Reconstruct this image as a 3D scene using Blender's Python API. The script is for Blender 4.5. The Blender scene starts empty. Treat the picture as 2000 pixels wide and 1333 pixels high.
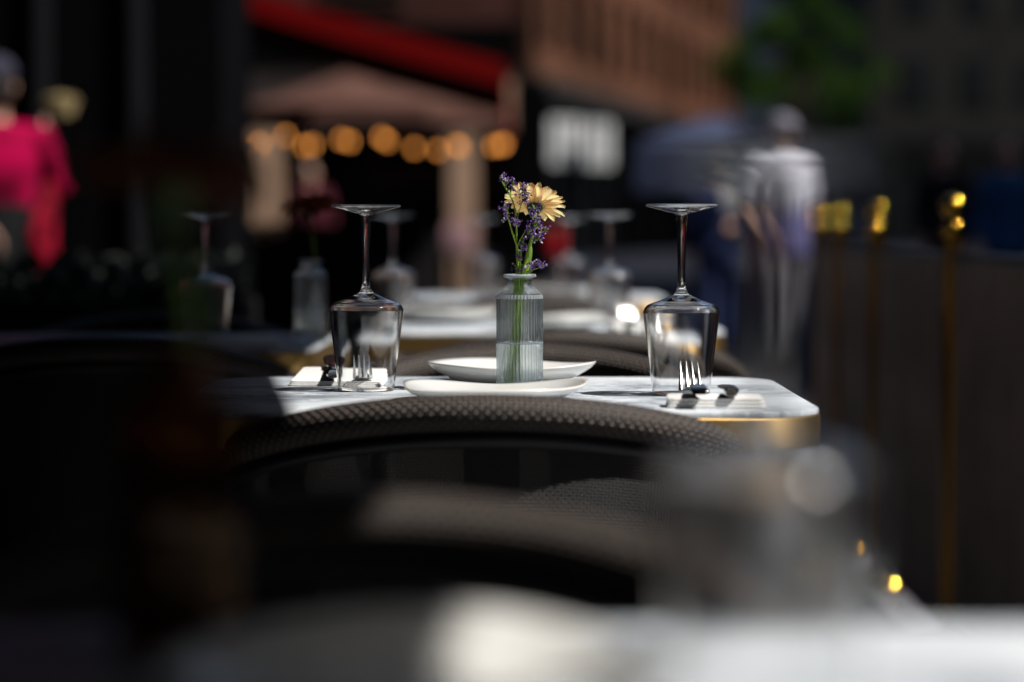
import bpy, math, random
from mathutils import Vector, Matrix, Euler
R = math.radians
PI = math.pi
scene = bpy.context.scene
C = scene.collection
random.seed(7)

# ------------------------------------------------------------------ camera
CAM_Z = 0.94
F = 4722.0                    # focal length in pixels of the 2000 px wide photograph
HOR = 445.0                   # row of the horizon
cam_d = bpy.data.cameras.new('camera')
cam = bpy.data.objects.new('camera', cam_d)
C.objects.link(cam)
cam.location = (0, 0, CAM_Z)
cam.rotation_euler = (R(90) - math.atan((666.5 - HOR) / F), 0, 0)
cam_d.lens = 85
cam_d.sensor_width = 36
cam_d.clip_start = 0.05
cam_d.clip_end = 1000
cam_d.dof.use_dof = True
cam_d.dof.focus_distance = 2.79
cam_d.dof.aperture_fstop = 2.3
scene.camera = cam

# ------------------------------------------------------------------ light
SUN_EL, SUN_AZ = 52.0, 19.0   # elevation; degrees from +X towards the camera side
sdir = Vector((math.cos(R(SUN_EL)) * math.cos(R(SUN_AZ)),
               -math.cos(R(SUN_EL)) * math.sin(R(SUN_AZ)), math.sin(R(SUN_EL))))
sl = bpy.data.lights.new('sun', 'SUN')
sl.energy = 5.0
sl.angle = R(0.5)
sl.cycles.is_caustics_light = True
sl.color = (1.0, 0.96, 0.91)
sun = bpy.data.objects.new('sun', sl)
C.objects.link(sun)
sun.location = (20, -8, 30)
sun.rotation_euler = (-sdir).to_track_quat('-Z', 'Y').to_euler()
W = bpy.data.worlds.new('World')
scene.world = W
W.use_nodes = True
wn = W.node_tree.nodes
bg = wn['Background']
sky = wn.new('ShaderNodeTexSky')
sky.sky_type = 'NISHITA'
sky.sun_disc = False
sky.sun_elevation = R(SUN_EL)
sky.sun_rotation = math.atan2(sdir.x, sdir.y)
W.node_tree.links.new(sky.outputs[0], bg.inputs[0])
bg.inputs[1].default_value = 0.075

scene.view_settings.view_transform = 'Standard'
scene.view_settings.look = 'None'
scene.view_settings.gamma = 1.0
scene.view_settings.exposure = 0.2
scene.view_settings.use_curve_mapping = False
scene.render.engine = 'CYCLES'
cy = scene.cycles
cy.use_denoising = True
try:
    cy.denoiser = 'OPENIMAGEDENOISE'
    cy.denoising_input_passes = 'RGB_ALBEDO_NORMAL'
except Exception:
    pass
cy.max_bounces = 14
cy.diffuse_bounces = 3
cy.glossy_bounces = 5
cy.transmission_bounces = 12
cy.transparent_max_bounces = 24
cy.sample_clamp_indirect = 0
cy.sample_clamp_direct = 0
cy.caustics_reflective = False
cy.caustics_refractive = True
cy.blur_glossy = 0.3


def at(px, py, Y):
    """world point at depth Y seen at a pixel of the 2000 x 1333 photograph"""
    return Vector(((px - 1000) * Y / F, Y, CAM_Z + (HOR - py) * Y / F))


# ------------------------------------------------------------------ mesh collector
class MB:
    def __init__(s):
        s.v, s.f, s.uv, s.mi = [], [], [], []

    def vert(s, p, uv=(0, 0)):
        s.v.append(tuple(p)); s.uv.append(uv)
        return len(s.v) - 1

    def face(s, idx, m=0):
        s.f.append(tuple(idx)); s.mi.append(m)

    def box(s, c, d, m=0, rz=0.0):
        cx, cy_, cz = c; dx, dy, dz = d[0] / 2, d[1] / 2, d[2] / 2
        ca, sa = math.cos(rz), math.sin(rz)
        b = len(s.v)
        for z in (-dz, dz):
            for x, y in ((-dx, -dy), (dx, -dy), (dx, dy), (-dx, dy)):
                s.vert((cx + x * ca - y * sa, cy_ + x * sa + y * ca, cz + z))
        for q in ((0, 3, 2, 1), (4, 5, 6, 7), (0, 1, 5, 4), (1, 2, 6, 5), (2, 3, 7, 6), (3, 0, 4, 7)):
            s.face([b + i for i in q], m)
        return s

    def span(s, x0, x1, y0, y1, z0, z1, m=0):
        return s.box(((x0 + x1) / 2, (y0 + y1) / 2, (z0 + z1) / 2), (x1 - x0, y1 - y0, z1 - z0), m)

    def tube(s, pts, rad, seg=12, cap=True, up=Vector((0, 0, 1)), flat=None, m=0):
        """swept tube; rad may be a number, a list, or (a, b) pairs for an ellipse"""
        pts = [Vector(p) for p in pts]
        n = len(pts)
        if not isinstance(rad, (list, tuple)):
            rad = [rad] * n
        rings = []
        L = 0.0
        prev = None
        for i, p in enumerate(pts):
            t = (pts[min(i + 1, n - 1)] - pts[max(i - 1, 0)])
            t = t.normalized() if t.length > 1e-9 else Vector((0, 0, 1))
            if prev is None:
                a = up - t * up.dot(t)
                if a.length < 1e-3:
                    a = Vector((1, 0, 0)) - t * t.x
                    if a.length < 1e-3:
                        a = Vector((0, 1, 0)) - t * t.y
            else:
                a = prev - t * prev.dot(t)
            a.normalize(); prev = a
            b = t.cross(a)
            if i: L += (p - pts[i - 1]).length
            r = rad[i]
            ra, rb = (r if isinstance(r, (list, tuple)) else (r, r))
            ring = []
            for k in range(seg):
                q = 2 * PI * k / seg
                ring.append(s.vert(p + a * (ra * math.cos(q)) + b * (rb * math.sin(q)), (L, q * (ra + rb) / 2)))
            rings.append(ring)
        for i in range(n - 1):
            for k in range(seg):
                k2 = (k + 1) % seg
                s.face((rings[i][k], rings[i][k2], rings[i + 1][k2], rings[i + 1][k]), m)
        if cap:
            s.face(rings[0][::-1], m); s.face(rings[-1], m)
        return s

    def lathe(s, prof, seg=48, c=(0, 0, 0), mod=None, mids=None, closed=False):
        """profile of (r, z); r = 0 makes a pole. mod(theta, i) scales the radius"""
        rings = []
        for i, (r, z) in enumerate(prof):
            if r <= 1e-6:
                rings.append([s.vert((c[0], c[1], c[2] + z))]); continue
            ring = []
            for k in range(seg):
                q = 2 * PI * k / seg
                rr = r * (mod(q, i) if mod else 1)
                ring.append(s.vert((c[0] + rr * math.cos(q), c[1] + rr * math.sin(q), c[2] + z), (q * r, z)))
            rings.append(ring)
        n = len(rings)
        for i in range(n if closed else n - 1):
            a, b = rings[i], rings[(i + 1) % n]
            m = mids[i] if mids else 0
            for k in range(seg):
                k2 = (k + 1) % seg
                if len(a) == 1 and len(b) == 1: continue
                if len(a) == 1: s.face((a[0], b[k2], b[k]), m)
                elif len(b) == 1: s.face((a[k], a[k2], b[0]), m)
                else: s.face((a[k], a[k2], b[k2], b[k]), m)
        return s

    def ell(s, c, r, seg=16, rot=None, m=0):
        b = len(s.v)
        prof = [(math.sin(PI * i / (seg // 2)), -math.cos(PI * i / (seg // 2))) for i in range(seg // 2 + 1)]
        prof[0] = (0, -1); prof[-1] = (0, 1)
        s.lathe(prof, seg, mids=[m] * len(prof))
        M = (rot or Euler((0, 0, 0))).to_matrix()
        for i in range(b, len(s.v)):
            p = Vector(s.v[i])
            s.v[i] = tuple(M @ Vector((p.x * r[0], p.y * r[1], p.z * r[2])) + Vector(c))
        return s

    def prism(s, outline, z0, z1, m=0, top=True, bottom=True):
        n = len(outline)
        a = [s.vert((x, y, z0)) for x, y in outline]
        b = [s.vert((x, y, z1)) for x, y in outline]
        for i in range(n):
            j = (i + 1) % n
            s.face((a[i], a[j], b[j], b[i]), m)
        if bottom: s.face(a[::-1], m)
        if top: s.face(b, m)
        return s

    def loft(s, loops, cap=True, m=0):
        ids = [[s.vert(p) for p in lp] for lp in loops]
        n = len(ids[0])
        for a, b in zip(ids[:-1], ids[1:]):
            for k in range(n):
                k2 = (k + 1) % n
                s.face((a[k], a[k2], b[k2], b[k]), m)
        if cap:
            s.face(ids[0][::-1], m); s.face(ids[-1], m)
        return s

    def grid(s, fn, nu, nv, m=0, wrap=False):
        ids = []
        for i in range(nu + 1):
            row = []
            for j in range(nv + 1):
                p, uv = fn(i / nu, j / nv)
                row.append(s.vert(p, uv))
            ids.append(row)
        for i in range(nu):
            for j in range(nv):
                s.face((ids[i][j], ids[i + 1][j], ids[i + 1][j + 1], ids[i][j + 1]), m)
        return s

    def xf(s, M, start=0):
        for i in range(start, len(s.v)):
            s.v[i] = tuple(M @ Vector(s.v[i]))
        return s

    def mesh(s, name):
        me = bpy.data.meshes.new(name)
        me.from_pydata(s.v, [], s.f)
        ul = me.uv_layers.new(name='UVMap')
        vi = [0] * len(me.loops)
        me.loops.foreach_get('vertex_index', vi)
        flat = []
        for i in vi: flat.extend(s.uv[i])
        ul.data.foreach_set('uv', flat)
        me.polygons.foreach_set('material_index', s.mi)
        return me

    def build(s, name, mat, parent=None, smooth=True, angle=40, loc=None, bevel=0, fix=True, remesh=0):
        me = s.mesh(name)
        for mm in (mat if isinstance(mat, (list, tuple)) else [mat]):
            me.materials.append(mm)
        o = bpy.data.objects.new(name, me)
        C.objects.link(o)
        if fix or bevel:
            import bmesh
            bm = bmesh.new(); bm.from_mesh(me)
            if fix: bmesh.ops.recalc_face_normals(bm, faces=bm.faces)
            if bevel:
                es = [e for e in bm.edges if len(e.link_faces) == 2 and e.calc_face_angle(0) > R(30)]
                bmesh.ops.bevel(bm, geom=es, offset=bevel, segments=2, affect='EDGES', profile=0.6)
            bm.to_mesh(me); bm.free()
        if remesh:
            md = o.modifiers.new('remesh', 'REMESH'); md.mode = 'VOXEL'; md.voxel_size = remesh
            sm = o.modifiers.new('smooth', 'SMOOTH'); sm.iterations = 4; sm.factor = 0.5
            dg = bpy.context.evaluated_depsgraph_get()
            nm = bpy.data.meshes.new_from_object(o.evaluated_get(dg))
            o.modifiers.clear()
            o.data = nm
            nm.materials.clear()
            nm.materials.append(mat)
            me = nm
        if smooth:
            me.polygons.foreach_set('use_smooth', [True] * len(me.polygons))
            if not remesh and angle < 180:
                me.set_sharp_from_angle(angle=R(angle))
        if parent: o.parent = parent
        if loc: o.location = loc
        return o


def tag(o, label=None, cat=None, group=None, kind=None):
    if label: o['label'] = label
    if cat: o['category'] = cat
    if group: o['group'] = group
    if kind: o['kind'] = kind
    return o


def thing(name, label, cat, loc=(0, 0, 0), rz=0.0, group=None):
    o = bpy.data.objects.new(name, None)
    C.objects.link(o)
    o.empty_display_size = 0.1
    o.location = loc; o.rotation_euler = (0, 0, rz)
    return tag(o, label, cat, group)


def dup(o, label=None, loc=None, rz=None, parent=None, group=None):
    c = o.copy(); C.objects.link(c)
    if parent: c.parent = parent
    for ch in list(o.children): dup(ch, parent=c)
    if loc is not None: c.location = loc
    if rz is not None: c.rotation_euler = (0, 0, rz)
    if label: c['label'] = label
    if group: c['group'] = group
    return c


# ------------------------------------------------------------------ materials
class NT:
    def __init__(s, name):
        s.m = bpy.data.materials.new(name); s.m.use_nodes = True
        s.t = s.m.node_tree; s.n = s.t.nodes; s.l = s.t.links
        s.p = s.n['Principled BSDF']; s.out = s.n['Material Output']

    def add(s, kind, **kw):
        nd = s.n.new(kind)
        for k, v in kw.items():
            if hasattr(nd, k): setattr(nd, k, v)
            else: nd.inputs[k].default_value = v
        return nd

    def link(s, a, b): s.l.new(a, b)

    def coord(s, kind='Object', scale=(1, 1, 1)):
        c = s.add('ShaderNodeTexCoord'); mp = s.add('ShaderNodeMapping')
        mp.inputs['Scale'].default_value = scale
        s.link(c.outputs[kind], mp.inputs['Vector'])
        return mp.outputs[0]

    def noise(s, vec, scale, detail=4, rough=0.55, dist=0.0):
        nz = s.add('ShaderNodeTexNoise'); nz.inputs['Scale'].default_value = scale
        nz.inputs['Detail'].default_value = detail; nz.inputs['Roughness'].default_value = rough
        nz.inputs['Distortion'].default_value = dist
        s.link(vec, nz.inputs['Vector'])
        return nz.outputs['Fac']

    def ramp(s, fac, stops):
        r = s.add('ShaderNodeValToRGB')
        e = r.color_ramp.elements
        while len(e) < len(stops): e.new(0.5)
        for el, (p, c) in zip(e, stops):
            el.position = p; el.color = (*c, 1) if len(c) == 3 else c
        s.link(fac, r.inputs[0])
        return r.outputs[0]

    def math(s, op, a, b=None, c=None):
        n = s.add('ShaderNodeMath', operation=op)
        for i, v in enumerate((a, b, c)):
            if v is None: continue
            if isinstance(v, (int, float)): n.inputs[i].default_value = v
            else: s.link(v, n.inputs[i])
        return n.outputs[0]

    def bump(s, h, strength=0.3, dist=0.002):
        b = s.add('ShaderNodeBump'); b.inputs['Strength'].default_value = strength
        b.inputs['Distance'].default_value = dist
        s.link(h, b.inputs['Height']); s.link(b.outputs[0], s.p.inputs['Normal'])
        return b.outputs[0]


def plain(name, col, rough=0.6, metal=0.0, var=0.25, scale=6.0, bump=0.0, coat=0.0, sheen=0.0, kind='Object', spec=None):
    t = NT(name)
    v = t.coord(kind)
    f = t.noise(v, scale, 5)
    lo = tuple(c * (1 - var) for c in col); hi = tuple(min(1, c * (1 + var)) for c in col)
    t.link(t.ramp(f, [(0.3, lo), (0.7, hi)]), t.p.inputs['Base Color'])
    t.p.inputs['Roughness'].default_value = rough
    t.p.inputs['Metallic'].default_value = metal
    t.p.inputs['Specular IOR Level'].default_value = spec if spec is not None else (0.08 if rough >= 0.8 else 0.5)
    t.p.inputs['Coat Weight'].default_value = coat
    t.p.inputs['Sheen Weight'].default_value = sheen
    if bump: t.bump(t.noise(v, scale * 8, 4), bump, 0.01)
    return t.m


def make_marble():
    t = NT('white_marble')
    v = t.coord('Object', (1.0, 1.7, 1.0))
    warp = t.noise(v, 5, 5, 0.6)
    n1 = t.noise(v, 13, 9, 0.70, 1.8)
    ridge = t.math('ABSOLUTE', t.math('SUBTRACT', n1, 0.5))
    vein = t.math('SUBTRACT', 1.0, t.math('MULTIPLY', ridge, 8.0))
    vein = t.math('MAXIMUM', vein, 0.0)
    mask = t.ramp(t.noise(v, 4, 3), [(0.38, (0, 0, 0)), (0.62, (1, 1, 1))])
    vm = t.math('MULTIPLY', vein, mask)
    base = t.ramp(warp, [(0.25, (0.58, 0.65, 0.71)), (0.6, (0.77, 0.80, 0.83))])
    mx = t.add('ShaderNodeMix', data_type='RGBA')
    t.link(vm, mx.inputs[0]); t.link(base, mx.inputs[6]); mx.inputs[7].default_value = (0.10, 0.13, 0.17, 1)
    t.link(mx.outputs[2], t.p.inputs['Base Color'])
    t.p.inputs['Roughness'].default_value = 0.42
    t.p.inputs['Specular IOR Level'].default_value = 0.02
    return t.m


def make_brass(name, col, rough, streak=(2, 2, 120), brushed=False):
    t = NT(name)
    v = t.coord('Object', streak)
    f = t.noise(v, 6, 4)
    t.link(t.ramp(f, [(0.3, tuple(c * 0.9 for c in col)), (0.7, col)]), t.p.inputs['Base Color'])
    rr = t.ramp(f, [(0.2, (rough * 0.88,) * 3), (0.8, (rough * 1.15,) * 3)])
    t.link(rr, t.p.inputs['Roughness'])
    t.p.inputs['Metallic'].default_value = 1.0
    if brushed:
        tg = t.add('ShaderNodeTangent', direction_type='RADIAL', axis='Z')
        t.link(tg.outputs[0], t.p.inputs['Tangent'])
        t.p.inputs['Anisotropic'].default_value = 0.8
        t.p.inputs['Anisotropic Rotation'].default_value = 0.25
    return t.m


def make_weave(name, light, dark, pitch, hole=False):
    """basket weave from the metre-scaled UV of the cane"""
    t = NT(name)
    v = t.coord('UV', (1 / pitch, 1 / pitch, 1))
    sp = t.add('ShaderNodeSeparateXYZ'); t.link(v, sp.inputs[0])
    su = t.math('SINE', t.math('MULTIPLY', sp.outputs[0], PI))
    sv = t.math('SINE', t.math('MULTIPLY', sp.outputs[1], PI))
    w = t.math('ABSOLUTE', t.math('MULTIPLY', su, sv))
    chk = t.add('ShaderNodeTexChecker'); chk.inputs['Scale'].default_value = 1.0
    t.link(v, chk.inputs['Vector'])
    chk.inputs[1].default_value = (1, 1, 1, 1); chk.inputs[2].default_value = (0.35, 0.35, 0.35, 1)
    h = t.math('MULTIPLY', w, t.math('ADD', chk.outputs['Fac'], 0.45))
    nz = t.noise(t.coord('UV', (1, 1, 1)), 60, 3)
    h2 = t.math('MULTIPLY', h, t.math('ADD', nz, 0.55))
    t.link(t.ramp(h2, [(0.16, dark), (0.95, light)]), t.p.inputs['Base Color'])
    t.p.inputs['Roughness'].default_value = 0.5
    t.bump(h, 0.8, 0.002)
    if hole:
        tr = t.add('ShaderNodeBsdfTransparent'); mx = t.add('ShaderNodeMixShader')
        t.link(t.math('GREATER_THAN', w, 0.045), mx.inputs[0])
        t.link(tr.outputs[0], mx.inputs[1]); t.link(t.p.outputs[0], mx.inputs[2])
        t.link(mx.outputs[0], t.out.inputs['Surface'])
    return t.m


def make_glass(name, ior=1.5, col=(1, 1, 1), rough=0.0, haze=0.0, clear=0.0):
    t = NT(name)
    g = t.add('ShaderNodeBsdfGlass'); g.inputs['Color'].default_value = (*col, 1)
    g.inputs['IOR'].default_value = ior; g.inputs['Roughness'].default_value = rough
    last = g.outputs[0]
    if clear:                      # thin pressed wall: part of the light goes straight through
        tr = t.add('ShaderNodeBsdfTransparent'); tr.inputs[0].default_value = (*col, 1)
        m0 = t.add('ShaderNodeMixShader'); m0.inputs[0].default_value = clear
        t.link(last, m0.inputs[1]); t.link(tr.outputs[0], m0.inputs[2]); last = m0.outputs[0]
    if haze:                       # white film painting in light the glass would catch
        d = t.add('ShaderNodeBsdfDiffuse'); d.inputs[0].default_value = (0.80, 0.86, 0.92, 1)
        tl = t.add('ShaderNodeBsdfTranslucent'); tl.inputs[0].default_value = (0.80, 0.86, 0.92, 1)
        a = t.add('ShaderNodeMixShader'); t.link(d.outputs[0], a.inputs[1]); t.link(tl.outputs[0], a.inputs[2])
        b = t.add('ShaderNodeMixShader'); b.inputs[0].default_value = haze
        t.link(last, b.inputs[1]); t.link(a.outputs[0], b.inputs[2]); last = b.outputs[0]
    t.link(last, t.out.inputs['Surface'])
    return t.m


def make_vase_glass():
    """pressed ribbed glass: clear in the flutes, highlights painted as white haze on rib crests, shoulder and lip"""
    t = NT('ribbed_glass')
    g = t.add('ShaderNodeBsdfGlass'); g.inputs['Color'].default_value = (0.97, 0.99, 1, 1)
    g.inputs['IOR'].default_value = 1.48; g.inputs['Roughness'].default_value = 0.04
    tr = t.add('ShaderNodeBsdfTransparent'); tr.inputs[0].default_value = (0.97, 0.99, 1, 1)
    m0 = t.add('ShaderNodeMixShader'); m0.inputs[0].default_value = 0.58
    t.link(g.outputs[0], m0.inputs[1]); t.link(tr.outputs[0], m0.inputs[2])
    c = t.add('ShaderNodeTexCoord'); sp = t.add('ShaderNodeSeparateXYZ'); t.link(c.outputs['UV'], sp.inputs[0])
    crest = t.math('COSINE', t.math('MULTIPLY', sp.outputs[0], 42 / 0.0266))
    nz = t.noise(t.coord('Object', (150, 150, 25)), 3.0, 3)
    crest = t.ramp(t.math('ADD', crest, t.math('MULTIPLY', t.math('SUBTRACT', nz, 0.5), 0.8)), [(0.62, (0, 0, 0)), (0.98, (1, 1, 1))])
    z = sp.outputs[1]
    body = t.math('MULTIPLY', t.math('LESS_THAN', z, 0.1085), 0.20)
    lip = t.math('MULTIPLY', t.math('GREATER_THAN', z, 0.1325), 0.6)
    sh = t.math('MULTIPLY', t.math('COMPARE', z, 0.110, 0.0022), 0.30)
    haze = t.math('ADD', t.math('ADD', t.math('MULTIPLY', crest, body), 0.008), t.math('ADD', lip, sh))  # haze paints in the bright sun and sky glints
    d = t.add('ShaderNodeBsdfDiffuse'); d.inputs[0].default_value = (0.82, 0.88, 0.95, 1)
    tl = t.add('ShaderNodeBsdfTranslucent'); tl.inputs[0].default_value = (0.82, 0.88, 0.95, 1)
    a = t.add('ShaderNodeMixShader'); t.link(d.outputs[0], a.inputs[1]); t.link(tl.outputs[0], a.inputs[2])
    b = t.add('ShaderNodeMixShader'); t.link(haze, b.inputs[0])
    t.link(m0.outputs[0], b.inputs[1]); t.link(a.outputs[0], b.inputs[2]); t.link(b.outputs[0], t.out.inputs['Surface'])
    return t.m


def make_emit(name, col, st):
    t = NT(name)
    e = t.add('ShaderNodeEmission'); e.inputs[0].default_value = (*col, 1); e.inputs[1].default_value = st
    t.link(e.outputs[0], t.out.inputs['Surface'])
    return t.m


def make_brick(name, c1, c2, mortar, scale=1.0, coord='Object'):
    t = NT(name)
    c = t.add('ShaderNodeTexCoord'); sp = t.add('ShaderNodeSeparateXYZ'); t.link(c.outputs[coord], sp.inputs[0])
    cb = t.add('ShaderNodeCombineXYZ')
    t.link(t.math('ADD', sp.outputs[0], sp.outputs[1]), cb.inputs[0]); t.link(sp.outputs[2], cb.inputs[1])
    b = t.add('ShaderNodeTexBrick'); t.link(cb.outputs[0], b.inputs['Vector'])
    b.inputs['Color1'].default_value = (*c1, 1); b.inputs['Color2'].default_value = (*c2, 1)
    b.inputs['Mortar'].default_value = (*mortar, 1); b.inputs['Scale'].default_value = scale
    b.inputs['Mortar Size'].default_value = 0.012; b.inputs['Brick Width'].default_value = 0.24
    b.inputs['Row Height'].default_value = 0.08
    nz = t.noise(c.outputs[coord], 0.22, 5)
    mx = t.add('ShaderNodeMix', data_type='RGBA', blend_type='MULTIPLY'); mx.inputs[0].default_value = 0.9
    t.link(b.outputs[0], mx.inputs[6]); t.link(t.ramp(nz, [(0.35, (0.30, 0.28, 0.26)), (0.68, (1, 1, 1))]), mx.inputs[7])
    t.link(mx.outputs[2], t.p.inputs['Base Color'])
    t.p.inputs['Roughness'].default_value = 0.85
    t.p.inputs['Specular IOR Level'].default_value = 0.08
    return t.m


def make_paving(name, c1, c2, mortar, bw, bh):
    t = NT(name)
    v = t.coord('Object')
    b = t.add('ShaderNodeTexBrick'); t.link(v, b.inputs['Vector'])
    b.inputs['Color1'].default_value = (*c1, 1); b.inputs['Color2'].default_value = (*c2, 1)
    b.inputs['Mortar'].default_value = (*mortar, 1); b.inputs['Scale'].default_value = 1.0
    b.inputs['Mortar Size'].default_value = 0.01; b.inputs['Brick Width'].default_value = bw
    b.inputs['Row Height'].default_value = bh
    nz = t.noise(v, 14, 6)
    mx = t.add('ShaderNodeMix', data_type='RGBA', blend_type='MULTIPLY'); mx.inputs[0].default_value = 0.7
    t.link(b.outputs[0], mx.inputs[6]); t.link(t.ramp(nz, [(0.3, (0.6, 0.6, 0.6)), (0.7, (1, 1, 1))]), mx.inputs[7])
    t.link(mx.outputs[2], t.p.inputs['Base Color'])
    t.p.inputs['Roughness'].default_value = 0.7
    t.bump(nz, 0.3, 0.01)
    return t.m


M = {}
M['marble'] = make_marble()
M['brass'] = make_brass('brushed_brass', (0.83, 0.55, 0.20), 0.5, (6, 6, 900), True)
M['post_brass'] = make_brass('polished_brass', (0.58, 0.33, 0.045), 0.075, (40, 40, 3))
M['dark_brass'] = make_brass('dark_lacquered_brass', (0.34, 0.18, 0.045), 0.28, (40, 40, 3))
M['cane'] = make_weave('woven_cane', (0.165, 0.125, 0.102), (0.005, 0.004, 0.003), 0.0052)
M['mesh'] = make_weave('woven_mesh', (0.028, 0.022, 0.018), (0.005, 0.0045, 0.004), 0.0034, True)
M['black_metal'] = plain('black_powder_coat', (0.010, 0.010, 0.012), 0.45, 0.0, 0.2, 20)
M['cushion'] = plain('charcoal_fabric', (0.03, 0.03, 0.033), 0.9, 0, 0.25, 60, 0.3)
M['glass'] = make_glass('clear_glass', 1.5, (1, 1, 1), 0.04)
M['glass_edge'] = make_glass('bright_glass_edge', 1.5, (1, 1, 1), 0.04, 0.28)  # white haze paints the light caught along the rims
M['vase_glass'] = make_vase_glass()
M['water'] = make_glass('water', 1.33, (0.98, 0.995, 1.0), 0.0, 0.0, 0.5)
M['meniscus'] = make_glass('bright_meniscus', 1.33, (1, 1, 1), 0.04, 0.5, 0.3)  # haze paints the sky's reflection into the waterline
M['ceramic'] = plain('offwhite_ceramic', (0.76, 0.75, 0.71), 0.28, 0, 0.04, 8, 0.03, 0.4)
M['napkin'] = plain('white_linen', (0.90, 0.89, 0.86), 0.9, 0, 0.04, 30, 0.12)
M['steel'] = plain('cutlery_steel', (0.62, 0.61, 0.59), 0.12, 1.0, 0.05, 20)
M['stem_green'] = plain('flower_stem_green', (0.24, 0.40, 0.035), 0.5, 0, 0.35, 90)
M['leaf_dark'] = plain('sepal_green', (0.06, 0.13, 0.03), 0.6, 0, 0.4, 120)
M['statice'] = plain('statice_purple', (0.17, 0.075, 0.33), 0.7, 0, 0.45, 160)
M['statice_pale'] = plain('statice_pale_tips', (0.62, 0.52, 0.66), 0.7, 0, 0.2, 160)
M['asphalt'] = plain('dark_asphalt', (0.016, 0.017, 0.024), 0.85, 0, 0.25, 0.7, 0.3)
M['paving'] = make_paving('granite_paving', (0.17, 0.17, 0.18), (0.13, 0.13, 0.14), (0.06, 0.06, 0.06), 0.6, 0.3)
M['kerb'] = plain('granite_kerb', (0.20, 0.20, 0.20), 0.8, 0, 0.2, 9, 0.3)
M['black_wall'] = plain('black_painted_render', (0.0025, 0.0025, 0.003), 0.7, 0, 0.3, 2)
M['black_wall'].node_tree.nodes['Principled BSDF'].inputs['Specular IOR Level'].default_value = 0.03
M['dark_glass'] = plain('dark_window_glass', (0.006, 0.007, 0.009), 0.1, 0, 0.2, 1)
M['dark_glass'].node_tree.nodes['Principled BSDF'].inputs['Specular IOR Level'].default_value = 0.12
M['panel'] = plain('taupe_barrier_fabric', (0.42, 0.34, 0.30), 0.9, 0, 0.2, 5, 0.1)
M['stone'] = plain('warm_beige_stone', (0.52, 0.33, 0.215), 0.85, 0, 0.22, 1.3, 0.3)
M['brick'] = make_brick('orange_brick', (0.22, 0.085, 0.042), (0.13, 0.048, 0.026), (0.07, 0.045, 0.03))
M['trim'] = plain('sandstone_trim', (0.06, 0.034, 0.022), 0.8, 0, 0.2, 2)
M['grey_stone'] = plain('soot_grey_stone', (0.024, 0.0225, 0.020), 0.9, 0, 0.25, 0.6, 0.3)
M['slate_wall'] = plain('slate_blue_render', (0.045, 0.055, 0.08), 0.9, 0, 0.2, 0.4)
M['red_fabric'] = plain('red_awning_fabric', (0.19, 0.001, 0.001), 0.8, 0, 0.12, 3)
M['mauve_fabric'] = plain('mauve_brown_canvas', (0.105, 0.052, 0.040), 0.85, 0, 0.15, 3)
M['slate_fabric'] = plain('slate_blue_canvas', (0.045, 0.055, 0.10), 0.85, 0, 0.15, 2)
M['dark_awning'] = plain('black_awning_canvas', (0.02, 0.02, 0.022), 0.9, 0, 0.15, 3)
M['white_board'] = plain('white_sign_paint', (0.52, 0.52, 0.51), 0.6, 0, 0.05, 2)
M['bulb'] = make_emit('warm_bulb', (1.0, 0.36, 0.07), 2.8)
M['skin'] = plain('skin', (0.50, 0.29, 0.20), 0.5, 0, 0.08, 8)
M['hair_dark'] = plain('dark_hair', (0.015, 0.011, 0.009), 0.5, 0, 0.3, 40)
M['hair_grey'] = plain('silver_hair', (0.30, 0.31, 0.38), 0.5, 0, 0.2, 40)
M['pink'] = plain('magenta_print_cotton', (0.30, 0.001, 0.04), 0.9, 0, 0.85, 4.5)
M['crimson'] = plain('crimson_scarf_cloth', (0.22, 0.002, 0.015), 0.8, 0, 0.85, 12)
M['white_shirt'] = plain('pale_lilac_cotton', (0.62, 0.62, 0.78), 0.8, 0, 0.1, 6)
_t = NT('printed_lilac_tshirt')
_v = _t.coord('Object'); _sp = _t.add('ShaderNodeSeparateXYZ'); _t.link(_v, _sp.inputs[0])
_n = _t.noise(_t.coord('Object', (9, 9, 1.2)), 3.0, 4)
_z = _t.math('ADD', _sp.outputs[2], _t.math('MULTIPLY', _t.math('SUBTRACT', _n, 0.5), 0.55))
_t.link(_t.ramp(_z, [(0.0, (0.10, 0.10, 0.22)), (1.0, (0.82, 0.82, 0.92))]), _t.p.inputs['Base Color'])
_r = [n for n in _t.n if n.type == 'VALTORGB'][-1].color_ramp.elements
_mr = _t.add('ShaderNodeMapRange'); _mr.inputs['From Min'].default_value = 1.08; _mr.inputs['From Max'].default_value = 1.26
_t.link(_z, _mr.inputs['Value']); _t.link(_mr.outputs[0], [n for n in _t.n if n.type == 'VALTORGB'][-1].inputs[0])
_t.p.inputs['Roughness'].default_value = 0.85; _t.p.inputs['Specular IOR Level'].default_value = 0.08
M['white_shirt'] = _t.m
M['navy'] = plain('navy_cotton', (0.02, 0.028, 0.075), 0.85, 0, 0.25, 9)
M['black_cloth'] = plain('black_cotton', (0.012, 0.012, 0.013), 0.9, 0, 0.25, 9)
M['maroon'] = plain('maroon_cotton', (0.09, 0.02, 0.03), 0.85, 0, 0.25, 9)
M['palepink'] = plain('pale_pink_cotton', (0.34, 0.20, 0.22), 0.85, 0, 0.1, 9)
M['red_cloth'] = plain('red_cotton', (0.42, 0.008, 0.015), 0.85, 0, 0.1, 9)
M['blue_cloth'] = plain('blue_cotton', (0.02, 0.07, 0.16), 0.85, 0, 0.2, 9)
M['light_trousers'] = plain('light_grey_cotton', (0.15, 0.145, 0.16), 0.85, 0, 0.2, 5)
M['dark_cap'] = plain('slate_cap_cloth', (0.04, 0.04, 0.06), 0.85, 0, 0.1, 9)
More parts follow.
